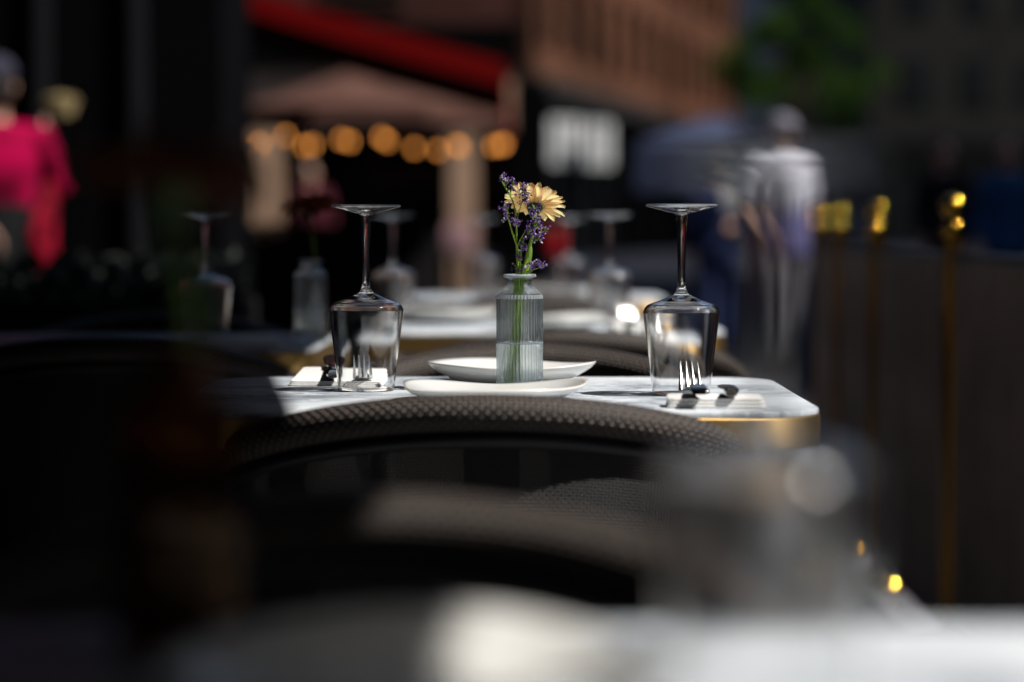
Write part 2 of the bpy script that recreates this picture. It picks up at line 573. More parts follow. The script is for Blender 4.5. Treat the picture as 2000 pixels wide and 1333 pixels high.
M['cap_grey'] = plain('grey_cap_cloth', (0.20, 0.19, 0.23), 0.85, 0, 0.1, 9)
M['leather'] = plain('brown_leather', (0.05, 0.03, 0.02), 0.5, 0, 0.2, 9)
M['straw'] = plain('straw_yellow', (0.22, 0.165, 0.08), 0.8, 0, 0.2, 40)
M['bark'] = plain('bark', (0.06, 0.045, 0.035), 0.9, 0, 0.4, 8, 0.5)
M['planter'] = plain('dark_planter_wood', (0.018, 0.016, 0.016), 0.8, 0, 0.2, 5)


def make_leaf():
    t = NT('tree_leaf')
    g = t.add('ShaderNodeNewGeometry')
    t.link(t.ramp(g.outputs['Random Per Island'], [(0.0, (0.006, 0.018, 0.0005)), (0.6, (0.014, 0.04, 0.001)), (1.0, (0.036, 0.075, 0.002))]), t.p.inputs['Base Color'])
    t.p.inputs['Roughness'].default_value = 0.8
    t.p.inputs['Specular IOR Level'].default_value = 0.08
    tl = t.add('ShaderNodeBsdfTranslucent'); tl.inputs[0].default_value = (0.03, 0.06, 0.005, 1)
    mx = t.add('ShaderNodeMixShader'); mx.inputs[0].default_value = 0.25
    t.link(t.p.outputs[0], mx.inputs[1]); t.link(tl.outputs[0], mx.inputs[2]); t.link(mx.outputs[0], t.out.inputs['Surface'])
    return t.m


def make_petal():
    """inner face glowing orange red at the heart, outer face butter yellow with blushing edges; u across, v along"""
    t = NT('gerbera_petal')
    c = t.add('ShaderNodeTexCoord'); sp = t.add('ShaderNodeSeparateXYZ'); t.link(c.outputs['UV'], sp.inputs[0])
    u, v = sp.outputs[0], sp.outputs[1]
    inner = t.ramp(v, [(0.12, (0.55, 0.02, 0.01)), (0.45, (0.75, 0.10, 0.03)), (0.8, (0.85, 0.42, 0.08)), (1.0, (0.88, 0.62, 0.12))])
    edge = t.math('ABSOLUTE', t.math('SUBTRACT', u, 0.5))
    rnd = t.add('ShaderNodeNewGeometry')
    st = t.add('ShaderNodeCombineXYZ')
    t.link(t.math('MULTIPLY', u, 7.0), st.inputs[0]); t.link(t.math('MULTIPLY', v, 0.8), st.inputs[1])
    t.link(t.math('MULTIPLY', rnd.outputs['Random Per Island'], 30.0), st.inputs[2])
    nz = t.noise(st.outputs[0], 1.6, 3)
    blush = t.math('ADD', t.math('MULTIPLY', edge, 0.75), t.math('MULTIPLY', nz, 0.55))
    outer = t.ramp(blush, [(0.42, (0.98, 0.91, 0.46)), (0.60, (0.96, 0.74, 0.42)), (0.74, (0.88, 0.28, 0.18))])
    mx = t.add('ShaderNodeMix', data_type='RGBA')
    t.link(rnd.outputs['Backfacing'], mx.inputs[0]); t.link(inner, mx.inputs[6]); t.link(outer, mx.inputs[7])
    t.link(mx.outputs[2], t.p.inputs['Base Color']); t.p.inputs['Roughness'].default_value = 0.55
    tl = t.add('ShaderNodeBsdfTranslucent'); t.link(outer, tl.inputs[0])
    ms = t.add('ShaderNodeMixShader'); ms.inputs[0].default_value = 0.55
    t.link(t.p.outputs[0], ms.inputs[1]); t.link(tl.outputs[0], ms.inputs[2]); t.link(ms.outputs[0], t.out.inputs['Surface'])
    return t.m


M['leaf'] = make_leaf()
M['petal'] = make_petal()

# ================================================================== THE SETTING
MB().box((0, 120, -0.16), (700, 700, 0.2)).build('road', M['asphalt'], smooth=False)['kind'] = 'structure'
TX = 1.06
MB().span(-3.0, TX, -4, 10.2, -0.059, 0.0).build('terrace_pavement', M['paving'], smooth=False)['kind'] = 'structure'
MB().span(TX + 0.002, TX + 0.16, -4, 10.2, -0.059, 0.003).build('kerb_strip', M['kerb'], smooth=False)['kind'] = 'structure'
FL = 0.0     # terrace floor level


# ------------------------------------------------------------------ buildings
# the restaurant whose terrace this is; unseen, kept to block light and reflections
b = thing('unseen_restaurant', 'unseen black fronted restaurant beside the terrace with its awning over the tables', 'building', (-3.3, 4, 0))
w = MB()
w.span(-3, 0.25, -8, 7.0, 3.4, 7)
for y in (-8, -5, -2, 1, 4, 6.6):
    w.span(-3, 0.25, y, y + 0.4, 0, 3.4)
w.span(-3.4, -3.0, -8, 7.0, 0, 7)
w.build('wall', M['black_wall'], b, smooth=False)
for y in (-7.6, -4.6, -1.6, 1.4, 4.4):
    f = MB()
    y1 = y + (2.6 if y < 4 else 2.2)
    f.span(0.05, 0.12, y, y1, 0, 0.5); f.span(0.05, 0.12, y, y1, 3.3, 3.4)
    f.span(0.05, 0.12, y, y + 0.06, 0.5, 3.3); f.span(0.05, 0.12, y1 - 0.06, y1, 0.5, 3.3)
    fo = f.build('window', M['black_metal'], b, smooth=False)
    MB().span(0.07, 0.09, y + 0.06, y1 - 0.06, 0.5, 3.3).build('pane', M['dark_glass'], fo, smooth=False)

# the awning that shades the left half of the terrace
aw = thing('terrace_awning', 'black canvas awning spread over the left side of the terrace', 'awning', (0, 0, 0))
def aedge(y): return 1.06 - 0.13 * (min(y, 2.7) - 2.33)
cv = MB()
def fa(u, v):
    y = -4 + 9.7 * u
    x0, x1 = -3.03, aedge(y)
    x = x0 + (x1 - x0) * v
    return (x, y, 3.35 - 0.75 * v - 0.05 * math.sin(PI * v) ), (u, v)
cv.grid(fa, 24, 8)
def fa2(u, v):
    p, q = fa(u, v); return (p[0], p[1], p[2] + 0.012), q
cv.grid(fa2, 24, 8)
cv.build('canopy', M['dark_awning'], aw)
va = MB()
va.tube([(aedge(y), y, 2.6) for y in (-4, -2, 0, 2, 2.5, 2.7, 3, 4, 5.7)], 0.035, 10)
va.build('front_bar', M['black_metal'], aw)
for y in (-3, 1.0, 5.2):
    MB().tube([(-3.03, y, 2.9), (-1.2, y, 2.75), (aedge(y) - 0.03, y, 2.58)], 0.02, 8).build('arm', M['black_metal'], aw)

# the black shopfront that juts out beyond the terrace
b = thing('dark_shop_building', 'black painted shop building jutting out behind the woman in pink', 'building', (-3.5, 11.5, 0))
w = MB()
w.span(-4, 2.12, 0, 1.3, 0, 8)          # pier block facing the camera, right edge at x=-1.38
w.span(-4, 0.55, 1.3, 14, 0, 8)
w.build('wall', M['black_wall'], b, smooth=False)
for x in (0.9, 1.25, 1.7):
    MB().span(x, x + 0.07, -0.05, 0.0, 0, 8).build('pilaster', M['black_metal'], b, smooth=False)
MB().span(-4, 2.16, -0.10, 0, 2.75, 3.1).build('fascia', M['black_metal'], b, smooth=False)

# red awning of that shop
aw = thing('red_awning', 'bright red sloping shop awning with a hanging red valance', 'awning', (0, 17, 0))
XL, ZL = -2.95, 2.96
e1 = at(985, 125, 17)
XR, ZR = e1.x, e1.z
cv = MB()
def rf(u, v):
    x = XL + (XR - XL) * u
    return (x, 0 + 4.6 * v, ZL + (ZR - ZL) * u - 0.03 * math.sin(PI * u)), (u, v)
cv.grid(rf, 12, 6)
cv.grid(lambda u, v: ((rf(u, v)[0][0], rf(u, v)[0][1], rf(u, v)[0][2] + 0.008), (u, v)), 12, 6)
cv.build('canopy', M['red_fabric'], aw)
for k, (yy) in enumerate((-0.008, 4.6)):
    sv = MB()
    o_, i_ = [], []
    for i in range(13):
        u = i / 12
        p = rf(u, 0)[0]
        o_.append((p[0], yy, p[2] + 0.01)); i_.append((p[0], yy, p[2] - 0.16))
    for i in range(12):
        a = [sv.vert(o_[i]), sv.vert(o_[i + 1]), sv.vert(i_[i + 1]), sv.vert(i_[i])]
        sv.face(a)
        a = [sv.vert((q[0], q[1] + 0.006, q[2])) for q in (o_[i], o_[i + 1], i_[i + 1], i_[i])]
        sv.face(a)
    sv.build('side_valance', M['red_fabric'], aw, fix=False)
fv = MB()
ys = [4.6 * i / 40 for i in range(41)]
for xx in (XR + 0.004, XR + 0.012):
    top = [fv.vert((xx, y, ZR + 0.01)) for y in ys]
    bot = [fv.vert((xx + 0.02 * math.sin(y * 14), y, ZR - 0.36 - 0.03 * abs(math.sin(y * 6.0)))) for y in ys]
    for i in range(40): fv.face((top[i], top[i + 1], bot[i + 1], bot[i]))
fv.build('front_valance', M['red_fabric'], aw, fix=False)
for yy in (0.1, 4.5):
    MB().tube([(XL, yy, ZL - 0.06), (XR - 0.02, yy, ZR - 0.04)], 0.02, 8).build('frame_bar', M['black_metal'], aw)

# the sunlit cafe building with stone piers
b = thing('cafe_building', 'warm beige stone cafe building with dark openings behind the parasol', 'building', (0, 30, 0))
w = MB()
piers = [(-8.0, -7.4), (-5.6, -5.0), (-3.27, -2.88), (-0.78, -0.44)]
for x0, x1 in piers:
    w.span(x0, x1, 0, 0.5, 0, 2.15)
w.span(-8, 0.02, 0, 0.5, 2.15, 2.92)
w.span(-8, 0.02, 2.2, 2.4, 0, 9)
w.build('wall', M['stone'], b, smooth=False)
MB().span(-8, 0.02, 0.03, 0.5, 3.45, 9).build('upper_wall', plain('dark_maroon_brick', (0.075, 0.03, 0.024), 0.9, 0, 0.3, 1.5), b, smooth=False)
MB().span(-8.1, 0.1, -0.12, 0.5, 2.925, 3.445).build('fascia', M['black_wall'], b, smooth=False)  # black strip standing in for the shade beneath the red awning
for x0, x1 in zip([p[1] for p in piers], [p[0] for p in piers[1:]] + [0.02]):
    fo = MB().span(x0, x0 + 0.05, 0.62, 0.68, 0.45, 2.1).span(x1 - 0.05, x1, 0.62, 0.68, 0.45, 2.1).span(x0, x1, 0.62, 0.68, 0, 0.45).span(x0, x1, 0.62, 0.68, 2.1, 2.15).build('window', M['black_metal'], b, smooth=False)
    MB().span(x0, x1, 0.64, 0.66, 0.45, 2.1).build('pane', M['dark_glass'], fo, smooth=False)
for x in (-6.6, -4.5, -2.3):
    fo = MB().span(x, x + 1.0, -0.02, 0.02, 3.7, 5.4).build('window', M['trim'], b, smooth=False)
    MB().span(x + 0.1, x + 0.9, -0.03, -0.021, 3.8, 5.3).build('pane', M['dark_glass'], fo, smooth=False)
MB().span(0.03, 0.46, 0.1, 0.5, 0, 2.75).build('corner_pier', M['black_wall'], b, smooth=False)

# long brick building running away down the street
A0, A1 = Vector((0.6, 70, 0)), Vector((10.6, 115, 0))
ln = (A1 - A0).length
ang = math.atan2(A1.y - A0.y, A1.x - A0.x)
b = thing('brick_building', 'long orange brick building with rows of tall windows down the street', 'building', A0, ang)
w = MB()
GF = 5.3
NB = 13
bay = ln / NB
rows = [(GF + 0.9, GF + 3.4), (GF + 4.6, GF + 7.1), (GF + 8.3, GF + 10.8)]
TOP = 18.0
for i in range(NB):
    x0 = i * bay
    w.span(x0, x0 + bay * 0.24, 0, 0.5, GF, TOP)
    w.span(x0 + bay * 0.76, x0 + bay, 0, 0.5, GF, TOP)
    z = GF
    for a, c in rows + [(TOP, TOP)]:
        if a > z: w.span(x0 + bay * 0.24, x0 + bay * 0.76, 0, 0.5, z, a)
        z = c
w.span(-0.02, ln, 0.5, 12, GF - 0.4, TOP)
w.build('wall', M['brick'], b, smooth=False)
g = MB()
g.span(0, ln, 0.8, 12, 0, GF - 0.4)
g.build('shopfront', M['dark_glass'], b, smooth=False)
for i in range(NB + 1):
    MB().span(i * bay - 0.3, i * bay + 0.3, 0.05, 0.8, 0, GF - 0.5).build('pier', M['black_wall'], b, smooth=False)
MB().span(-0.1, ln + 0.1, -0.12, 0.6, GF - 0.5, GF - 0.01).build('fascia', M['planter'], b, smooth=False)
MB().span(-0.1, ln + 0.1, -0.10, -0.003, GF + 0.0, GF + 0.22).build('string_course', M['trim'], b, smooth=False)
for i in range(NB):
    for a, c in rows:
        x0, x1 = i * bay + bay * 0.24, i * bay + bay * 0.76
        fo = MB().span(x0, x1, 0.2, 0.3, a, a + 0.12).span(x0, x1, 0.2, 0.3, (a + c) / 2 - 0.05, (a + c) / 2 + 0.05) \
            .span((x0 + x1) / 2 - 0.04, (x0 + x1) / 2 + 0.04, 0.19, 0.29, a, c).build('window', M['trim'], b, smooth=False)
        MB().span(x0, x1, 0.33, 0.36, a, c).build('pane', M['dark_glass'], fo, smooth=False)

# grey building on the right side of the street
b = thing('grey_building', 'soot grey stone building with a dark ground floor on the right', 'building', (17.4, 118, -0.06))
w = MB()
w.span(0, 16, 0, 40, 5.6, 26)
w.build('wall', M['grey_stone'], b, smooth=False)
MB().span(0.2, 15.8, 0.25, 39, 0, 5.1).build('shopfront', M['dark_glass'], b, smooth=False)
MB().span(-0.15, 16.1, -0.25, 40, 5.1, 5.6).build('fascia', M['planter'], b, smooth=False)
for ix in range(5):
    for iz in range(3):
        x = 1.6 + ix * 2.9; z = 6.9 + iz * 4.4
        fo = MB().span(x, x + 1.3, -0.06, -0.002, z, z + 2.3).build('window', M['planter'], b, smooth=False)
        MB().span(x + 0.1, x + 1.2, -0.09, -0.062, z + 0.1, z + 2.2).build('pane', M['dark_glass'], fo, smooth=False)
# unseen houses added on the right and behind the camera to cut sky fill
b = thing('unseen_row_house', 'brown brick row of houses added unseen along the right pavement to cut sky light', 'building', (12.5, -25, -0.06))
w = MB(); w.span(0, 9, 0, 72, 3.6, 14.6); w.span(0.4, 9, 0, 72, 0, 3.6)
w.build('wall', M['grey_stone'], b, smooth=False)
for iy in range(18):
    for z in (4.6, 7.6, 10.5):
        fo = MB().span(-0.05, 0.0, 1.2 + iy * 3.9, 2.6 + iy * 3.9, z, z + 2).build('window', M['planter'], b, smooth=False)
        MB().span(-0.08, -0.052, 1.3 + iy * 3.9, 2.5 + iy * 3.9, z + 0.1, z + 1.9).build('pane', M['dark_glass'], fo, smooth=False)
b = thing('unseen_corner_house', 'dark stone corner house added unseen behind the camera to cut sky light', 'building', (0, -16, -0.06))
MB().span(-14, 9, -8, 0, 0, 9).build('wall', M['grey_stone'], b, smooth=False)
for ix in range(7):
    for z in (0.9, 4.6):
        fo = MB().span(-12.5 + ix * 3, -11 + ix * 3, 0.0, 0.05, z, z + 2).build('window', M['planter'], b, smooth=False)
        MB().span(-12.4 + ix * 3, -11.1 + ix * 3, 0.052, 0.08, z + 0.1, z + 1.9).build('pane', M['dark_glass'], fo, smooth=False)
# pale bay between tree and grey building
b = thing('pale_house', 'narrow pale rendered house peeping out between tree and grey building', 'building', (0, 130, 0))
p0, p1 = at(1655, 190, 130), at(1712, 50, 130)
MB().span(p0.x, p1.x, 0, 6, 0, p1.z).build('wall', plain('pale_render', (0.42, 0.42, 0.40), 0.9, 0, 0.15, 0.5), b, smooth=False)
for k in range(3):
    zz = 2.2 + 2.0 * k
    fo = MB().span(p0.x + 0.3, p1.x - 0.3, -0.06, -0.002, zz, zz + 1.1).build('window', M['trim'], b, smooth=False)
    MB().span(p0.x + 0.38, p1.x - 0.38, -0.08, -0.062, zz + 0.08, zz + 1.02).build('pane', M['dark_glass'], fo, smooth=False)
MB().span(p0.x - 0.1, p1.x + 0.1, -0.15, 6.1, p1.z, p1.z + 0.25).build('roof', M['slate_wall'], b, smooth=False)
# slate building closing the street
b = thing('slate_building', 'slate blue building closing the far end of the street', 'building', (0, 175, 0))
MB().span(-10, 60, 0, 12, 0, 26).build('wall', M['slate_wall'], b, smooth=False)
MB().span(-10.3, 60.3, -0.4, 12.3, 26, 26.6).build('roof', M['planter'], b, smooth=False)
for ix in range(12):
    for iz in range(6):
        x = 2 + ix * 4; z = 2.5 + iz * 3.8
        fo = MB().span(x, x + 1.6, -0.08, -0.002, z, z + 2.2).build('window', M['grey_stone'], b, smooth=False)
        MB().span(x + 0.12, x + 1.48, -0.1, -0.082, z + 0.1, z + 2.1).build('pane', M['dark_glass'], fo, smooth=False)


# ------------------------------------------------------------------ tree
def tree(loc, h0, rad, n=9000):
    t = thing('leafy_tree', 'dense dark green leafy tree at the far end of the brick building', 'tree', loc)
    tr = MB()
    tr.tube([(0, 0, 0), (0.05, 0, h0 * 0.35), (-0.05, 0.05, h0 * 0.75), (0, 0, h0)], [0.26, 0.2, 0.16, 0.1], 10)
    rnd = random.Random(5)
    tips = []
    for k in range(11):
        a = k * 2.4; e = rnd.uniform(0.2, 1.1)
        s0 = Vector((0, 0, h0 * rnd.uniform(0.5, 0.9)))
        d = Vector((math.cos(a) * math.cos(e), math.sin(a) * math.cos(e), math.sin(e)))
        L = rad * rnd.uniform(0.6, 0.95)
        m1 = s0 + d * L * 0.5 + Vector((0, 0, 0.1)); p1 = s0 + d * L + Vector((0, 0, rad * 0.35))
        tr.tube([s0, m1, p1], [0.09, 0.06, 0.02], 6)
        tips += [m1, p1]
    tr.build('trunk', M['bark'], t)
    cl = MB()
    ctr = Vector((0, 0, h0 + rad * 0.35))
    clumps = []
    for k in range(30):
        d = Vector((rnd.gauss(0, 1), rnd.gauss(0, 1), rnd.gauss(0, 0.9))).normalized()
        clumps.append((ctr + Vector((d.x * rad, d.y * rad, d.z * rad * 0.95)) * rnd.uniform(0.5, 1.08), rad * rnd.uniform(0.16, 0.32)))
    for k in range(n):
        c, r = clumps[k % len(clumps)]
        d = Vector((rnd.gauss(0, 1), rnd.gauss(0, 1), rnd.gauss(0, 1))).normalized()
        p = c + d * r * rnd.random() ** 0.4
        s = rnd.uniform(0.05, 0.1)
        u = Vector((rnd.gauss(0, 1), rnd.gauss(0, 1), rnd.gauss(0, 0.6))).normalized()
        v = u.orthogonal().normalized()
        q = [cl.vert(p - u * s), cl.vert(p + v * s * 0.55), cl.vert(p + u * s), cl.vert(p - v * s * 0.55)]
        cl.face(q)
    cl.build('crown', M['leaf'], t, smooth=False, fix=False)


pt = at(1560, 445, 96)
tree((pt.x, 96, -0.06), 6.6, 3.0, 14000)


# ------------------------------------------------------------------ parasols
def parasol(name, label, loc, rad, z_edge, z_top, n, mat, rz=0, val=0.18):
    t = thing(name, label, 'parasol', loc, rz, 'parasols of the street cafes')
    cv = MB()
    for dz in (0, -0.006):
        apex = cv.vert((0, 0, z_top + dz))
        rings = []
        for j in range(1, 7):
            f = j / 6
            ring = []
            for k in range(n * 4):
                a = 2 * PI * k / (n * 4)
                seg = 2 * PI / n
                off = abs(((a % seg) / seg) - 0.5) * 2        # 1 at rib
                rr = rad * f * (math.cos(PI / n) / math.cos(((a % seg) - seg / 2)))
                z = z_top + (z_edge - z_top) * f - 0.05 * math.sin(PI * f) * (1 - off)
                ring.append(cv.vert((rr * math.cos(a), rr * math.sin(a), z + dz)))
            rings.append(ring)
        m = n * 4
        for k in range(m): cv.face((apex, rings[0][k], rings[0][(k + 1) % m]))
        for a_, b_ in zip(rings[:-1], rings[1:]):
            for k in range(m): cv.face((a_[k], b_[k], b_[(k + 1) % m], a_[(k + 1) % m]))
    cv.build('canopy', mat, t, fix=False)
    v = MB()
    for sc in (1.003, 1.008):
        top, bot = [], []
        for k in range(n * 4):
            a = 2 * PI * k / (n * 4); seg = 2 * PI / n
            rr = rad * sc * (math.cos(PI / n) / math.cos(((a % seg) - seg / 2)))
            top.append(v.vert((rr * math.cos(a), rr * math.sin(a), z_edge + 0.002)))
            bot.append(v.vert((rr * 1.01 * math.cos(a), rr * 1.01 * math.sin(a), z_edge - val)))
        for k in range(n * 4): v.face((top[k], bot[k], bot[(k + 1) % (n * 4)], top[(k + 1) % (n * 4)]))
    v.build('valance', mat, t, fix=False)
    MB().tube([(0, 0, 0.02), (0, 0, z_top + 0.08)], 0.028, 10).build('pole', M['black_metal'], t)
    MB().box((0, 0, 0.04), (0.6, 0.6, 0.08)).build('base', M['black_metal'], t, smooth=False)
    for k in range(n):
        a = 2 * PI * k / n
        MB().tube([(0, 0, z_top - 0.05), (rad * 0.98 * math.cos(a), rad * 0.98 * math.sin(a), z_edge - 0.02)], 0.012, 6).build('rib', M['black_metal'], t)


c = at(735, 445, 24)
parasol('cafe_parasol', 'mauve brown cafe parasol with warm bulbs strung below its edge', (c.x, 24.2, 0), 1.42, 2.10, 2.60, 8, M['mauve_fabric'], R(22.5), 0.16)
c = at(1395, 445, 40)
parasol('market_parasol', 'slate blue square parasol standing in the street behind the man in the cap', (c.x, 40, 0), 1.75, 2.28, 2.78, 4, M['slate_fabric'], R(40), 0.75)
parasol('market_parasol', 'slate blue parasol further back, half behind the other slate blue one', (c.x + 1.3, 46, 0), 1.7, 2.25, 2.75, 4, M['slate_fabric'], R(52), 0.7)

# ------------------------------------------------------------------ string of bulbs
sp_px = [(508, 288), (559, 272), (596, 292), (612, 290), (668, 279), (684, 283), (746, 275), (757, 282), (810, 296),
         (856, 300), (892, 290), (898, 293), (964, 292), (978, 290), (984, 288)]
st = thing('string_lights', 'string of warm glowing bulbs hung below the mauve parasol', 'string lights', (0, 0, 0))
pp = []
for i, (x, y) in enumerate(sp_px):
    q = at(x, y - 6, 22.75 + 0.12 * math.sin(i * 2.1))
    pp.append(q)
MB().tube([(pp[0].x - 0.3, 22.8, 2.0)] + [(q.x, q.y, q.z + 0.075 + 0.02 * (i % 2)) for i, q in enumerate(pp)] + [(pp[-1].x + 0.1, 22.8, 2.0)], 0.005, 6).build('cable', M['black_metal'], st)
for q in pp:
    s = MB().tube([(q.x, q.y, q.z + 0.03), (q.x, q.y, q.z + 0.095)], 0.014, 8).build('socket', M['black_metal'], st)
    MB().lathe([(0, -0.034), (0.016, -0.029), (0.026, -0.012), (0.024, 0.006), (0.013, 0.024), (0.011, 0.03), (0, 0.03)], 12, q).build('bulb', M['bulb'], st)

# ------------------------------------------------------------------ cafe barrier, signs
b = thing('cafe_barrier', 'low black planter barrier closing off the parasol cafe', 'planter', (0, 20, 0))
MB().span(-3.4, -0.62, 0, 0.3, 0.04, 0.86).build('planter_box', M['planter'], b, smooth=False, bevel=0.01)
for x in (-3.35, -2.0, -0.72):
    MB().span(x, x + 0.08, 0.05, 0.25, 0.0, 0.038).build('foot', M['black_metal'], b, smooth=False)
hd = MB(); rnd = random.Random(3)
for k in range(1800):
    p = Vector((rnd.uniform(-3.35, -0.66), rnd.uniform(0.02, 0.28), 0.86 + 0.12 * rnd.random() ** 1.3))
    u = Vector((rnd.gauss(0, 1), rnd.gauss(0, 1), rnd.gauss(0, 1))).normalized() * 0.035
    v = u.orthogonal().normalized() * 0.018
    hd.face([hd.vert(p - u), hd.vert(p + v), hd.vert(p + u), hd.vert(p - v)])
hd.build('foliage', plain('dark_hedge_leaf', (0.012, 0.022, 0.01), 0.6), b, smooth=False, fix=False)

for k, (x0, x1, y0, y1, lab) in enumerate(((1074, 1134, 234, 322, 'tall white sign board lit by sun, left one of the pair by the brick building'),
                                           (1144, 1194, 240, 326, 'narrower white sign board lit by sun, right one of the pair by the brick building'))):
    a_, b_ = at(x0, y1, 66), at(x1, y0, 66)
    s = thing('sign_board', lab, 'sign', ((a_.x + b_.x) / 2, 66, 0), R(38), 'white sign boards by the brick building')
    wd = (b_.x - a_.x) / math.cos(R(38)); hh = b_.z - a_.z
    MB().box((0, 0, (a_.z + b_.z) / 2), (wd, 0.05, hh)).build('board', M['white_board'], s, smooth=False, bevel=0.008)
    for q_ in (-0.22, 0.12):
        MB().box((wd * q_, -0.035, (a_.z + b_.z) / 2), (0.09, 0.018, hh * 0.94)).build('slat', M['grey_stone'], s, smooth=False)
    MB().box((0, 0.03, (a_.z + b_.z) / 2), (wd + 0.06, 0.03, hh + 0.06)).build('frame', M['black_metal'], s, smooth=False)
    for sx in (-1, 1):
        MB().tube([(sx * wd * 0.4, 0.06, 0), (sx * wd * 0.4, 0.06, a_.z + 0.3)], 0.03, 8).build('post', M['black_metal'], s)

# ================================================================== THE TERRACE
def rrect(w, d, r, n=10):
    pts = []
    for cx, cy_, a0 in ((w / 2 - r, d / 2 - r, 0), (-w / 2 + r, d / 2 - r, 90), (-w / 2 + r, -d / 2 + r, 180), (w / 2 - r, -d / 2 + r, 270)):
        for i in range(n + 1):
            a = R(a0 + 90 * i / n)
            pts.append((cx + r * math.cos(a), cy_ + r * math.sin(a)))
    return pts


TW, TD = 0.70, 0.60
def make_table(label, loc):
    t = thing('dining_table', label, 'table', loc, 0, 'marble bistro tables of the terrace')
    top = MB()
    o1 = rrect(TW - 0.003, TD - 0.003, 0.084); o2 = rrect(TW - 0.0045, TD - 0.0045, 0.083); o3 = rrect(TW - 0.007, TD - 0.007, 0.082)
    top.loft([[(x, y, 0.7445) for x, y in o1], [(x, y, 0.7480) for x, y in o1], [(x, y, 0.7494) for x, y in o2], [(x, y, 0.75) for x, y in o3]])
    top.build('tabletop', M['marble'], t, angle=60)
    band = MB()
    oa, ob = rrect(TW, TD, 0.085), rrect(TW - 0.004, TD - 0.004, 0.083)
    band.loft([[(x, y, 0.712) for x, y in ob], [(x, y, 0.7135) for x, y in oa], [(x, y, 0.7425) for x, y in oa], [(x, y, 0.7440) for x, y in ob]])
    band.build('edge_band', M['brass'], t, angle=50)
    MB().tube([(0, 0, 0.05), (0, 0, 0.711)], 0.032, 20).build('column', M['black_metal'], t)
    bs = MB()
    bs.lathe([(0, 0.0), (0.22, 0.0), (0.225, 0.008), (0.215, 0.016), (0.06, 0.03), (0.04, 0.05), (0, 0.05)], 40)
    bs.build('base', M['black_metal'], t)
    sp = MB().box((0, 0, 0.704), (0.4, 0.06, 0.0135)).box((0, 0.0, 0.690), (0.06, 0.36, 0.0135)).build('bracket', M['black_metal'], t, smooth=False)
    return t


# tables: (x centre, near edge, label)
table0 = make_table('white marble table with brass edge in sharp focus at the centre', (-0.023, 2.48 + TD / 2, 0))
for x, y, lab in (
        (0.02, 0.555, 'blurred white marble table filling the bottom edge, nearest the camera'),
        (0.045, 4.38, 'marble table with brass edge just behind the sharp one'),
        (0.06, 6.30, 'third marble table in the row, far behind the vase'),
        (-0.66, 3.75, 'shaded marble table behind left, holding the orange gerbera')):
    dup(table0, lab, (x, y + TD / 2, 0))


# ------------------------------------------------------------------ chairs
def rim_pt(a, fwd=0.0):
    """centre line of the woven rim; a in degrees from the back, beyond 90 the arm runs forward"""
    if abs(a) <= 90:
        q = R(a)
        return Vector((0.302 * math.sin(q), -0.268 * math.cos(q), 0.757 - 0.104 * (1 - math.cos(q))))
    s = (abs(a) - 90) / 40.0
    return Vector((math.copysign(0.302 - 0.006 * s, a), 0.20 * s, 0.653 - 0.028 * s))


def make_chair(label, loc, rz):
    t = thing('woven_armchair', label, 'chair', loc, rz, 'woven armchairs of the terrace')
    path = [rim_pt(a) for a in range(-130, 131, 3)]
    rim = MB(); rim.tube(path, [(0.019, 0.022)] * len(path), 20)
    rim.build('rim', M['cane'], t, angle=180)
    fr = MB(); fr.tube([p + Vector((0, 0, -0.024)) for p in path], 0.010, 10)
    fr.build('frame', M['black_metal'], t, angle=180)
    pn = MB()
    def pf(u, v):
        a = -84 + 168 * u
        q = rim_pt(a); z0 = q.z - 0.010; z1 = 0.44
        k = 1 - 0.13 * v
        return (q.x * k, q.y * k + 0.0, z0 + (z1 - z0) * v), (u * 0.75, v * 0.31)
    pn.grid(pf, 56, 14)
    pn.build('backrest', M['mesh'], t, angle=180, fix=False)
    st_ = MB(); st_.loft([[(x, y + 0.02, 0.40) for x, y in rrect(0.46, 0.46, 0.14)], [(x, y + 0.02, 0.415) for x, y in rrect(0.47, 0.47, 0.14)],
                          [(x, y + 0.02, 0.435) for x, y in rrect(0.47, 0.47, 0.14)]])
    st_.build('seat', M['cane'], t)
    cu = MB(); cu.loft([[(x, y + 0.03, 0.436) for x, y in rrect(0.41, 0.41, 0.12)], [(x, y + 0.03, 0.445) for x, y in rrect(0.43, 0.43, 0.12)],
                        [(x, y + 0.03, 0.470) for x, y in rrect(0.43, 0.43, 0.12)], [(x, y + 0.03, 0.480) for x, y in rrect(0.40, 0.40, 0.11)]])
    cu.build('cushion', M['cushion'], t, angle=80)
    for s in (-1, 1):
        MB().tube([(s * 0.296, 0.19, 0.60), (s * 0.255, 0.195, 0.42), (s * 0.245, 0.215, 0.0)], [0.013, 0.014, 0.010], 12).build('leg', M['black_metal'], t)
        MB().tube([(s * 0.20, -0.155, 0.66), (s * 0.20, -0.17, 0.42), (s * 0.215, -0.22, 0.0)], [0.011, 0.014, 0.010], 12).build('leg', M['black_metal'], t)
    return t


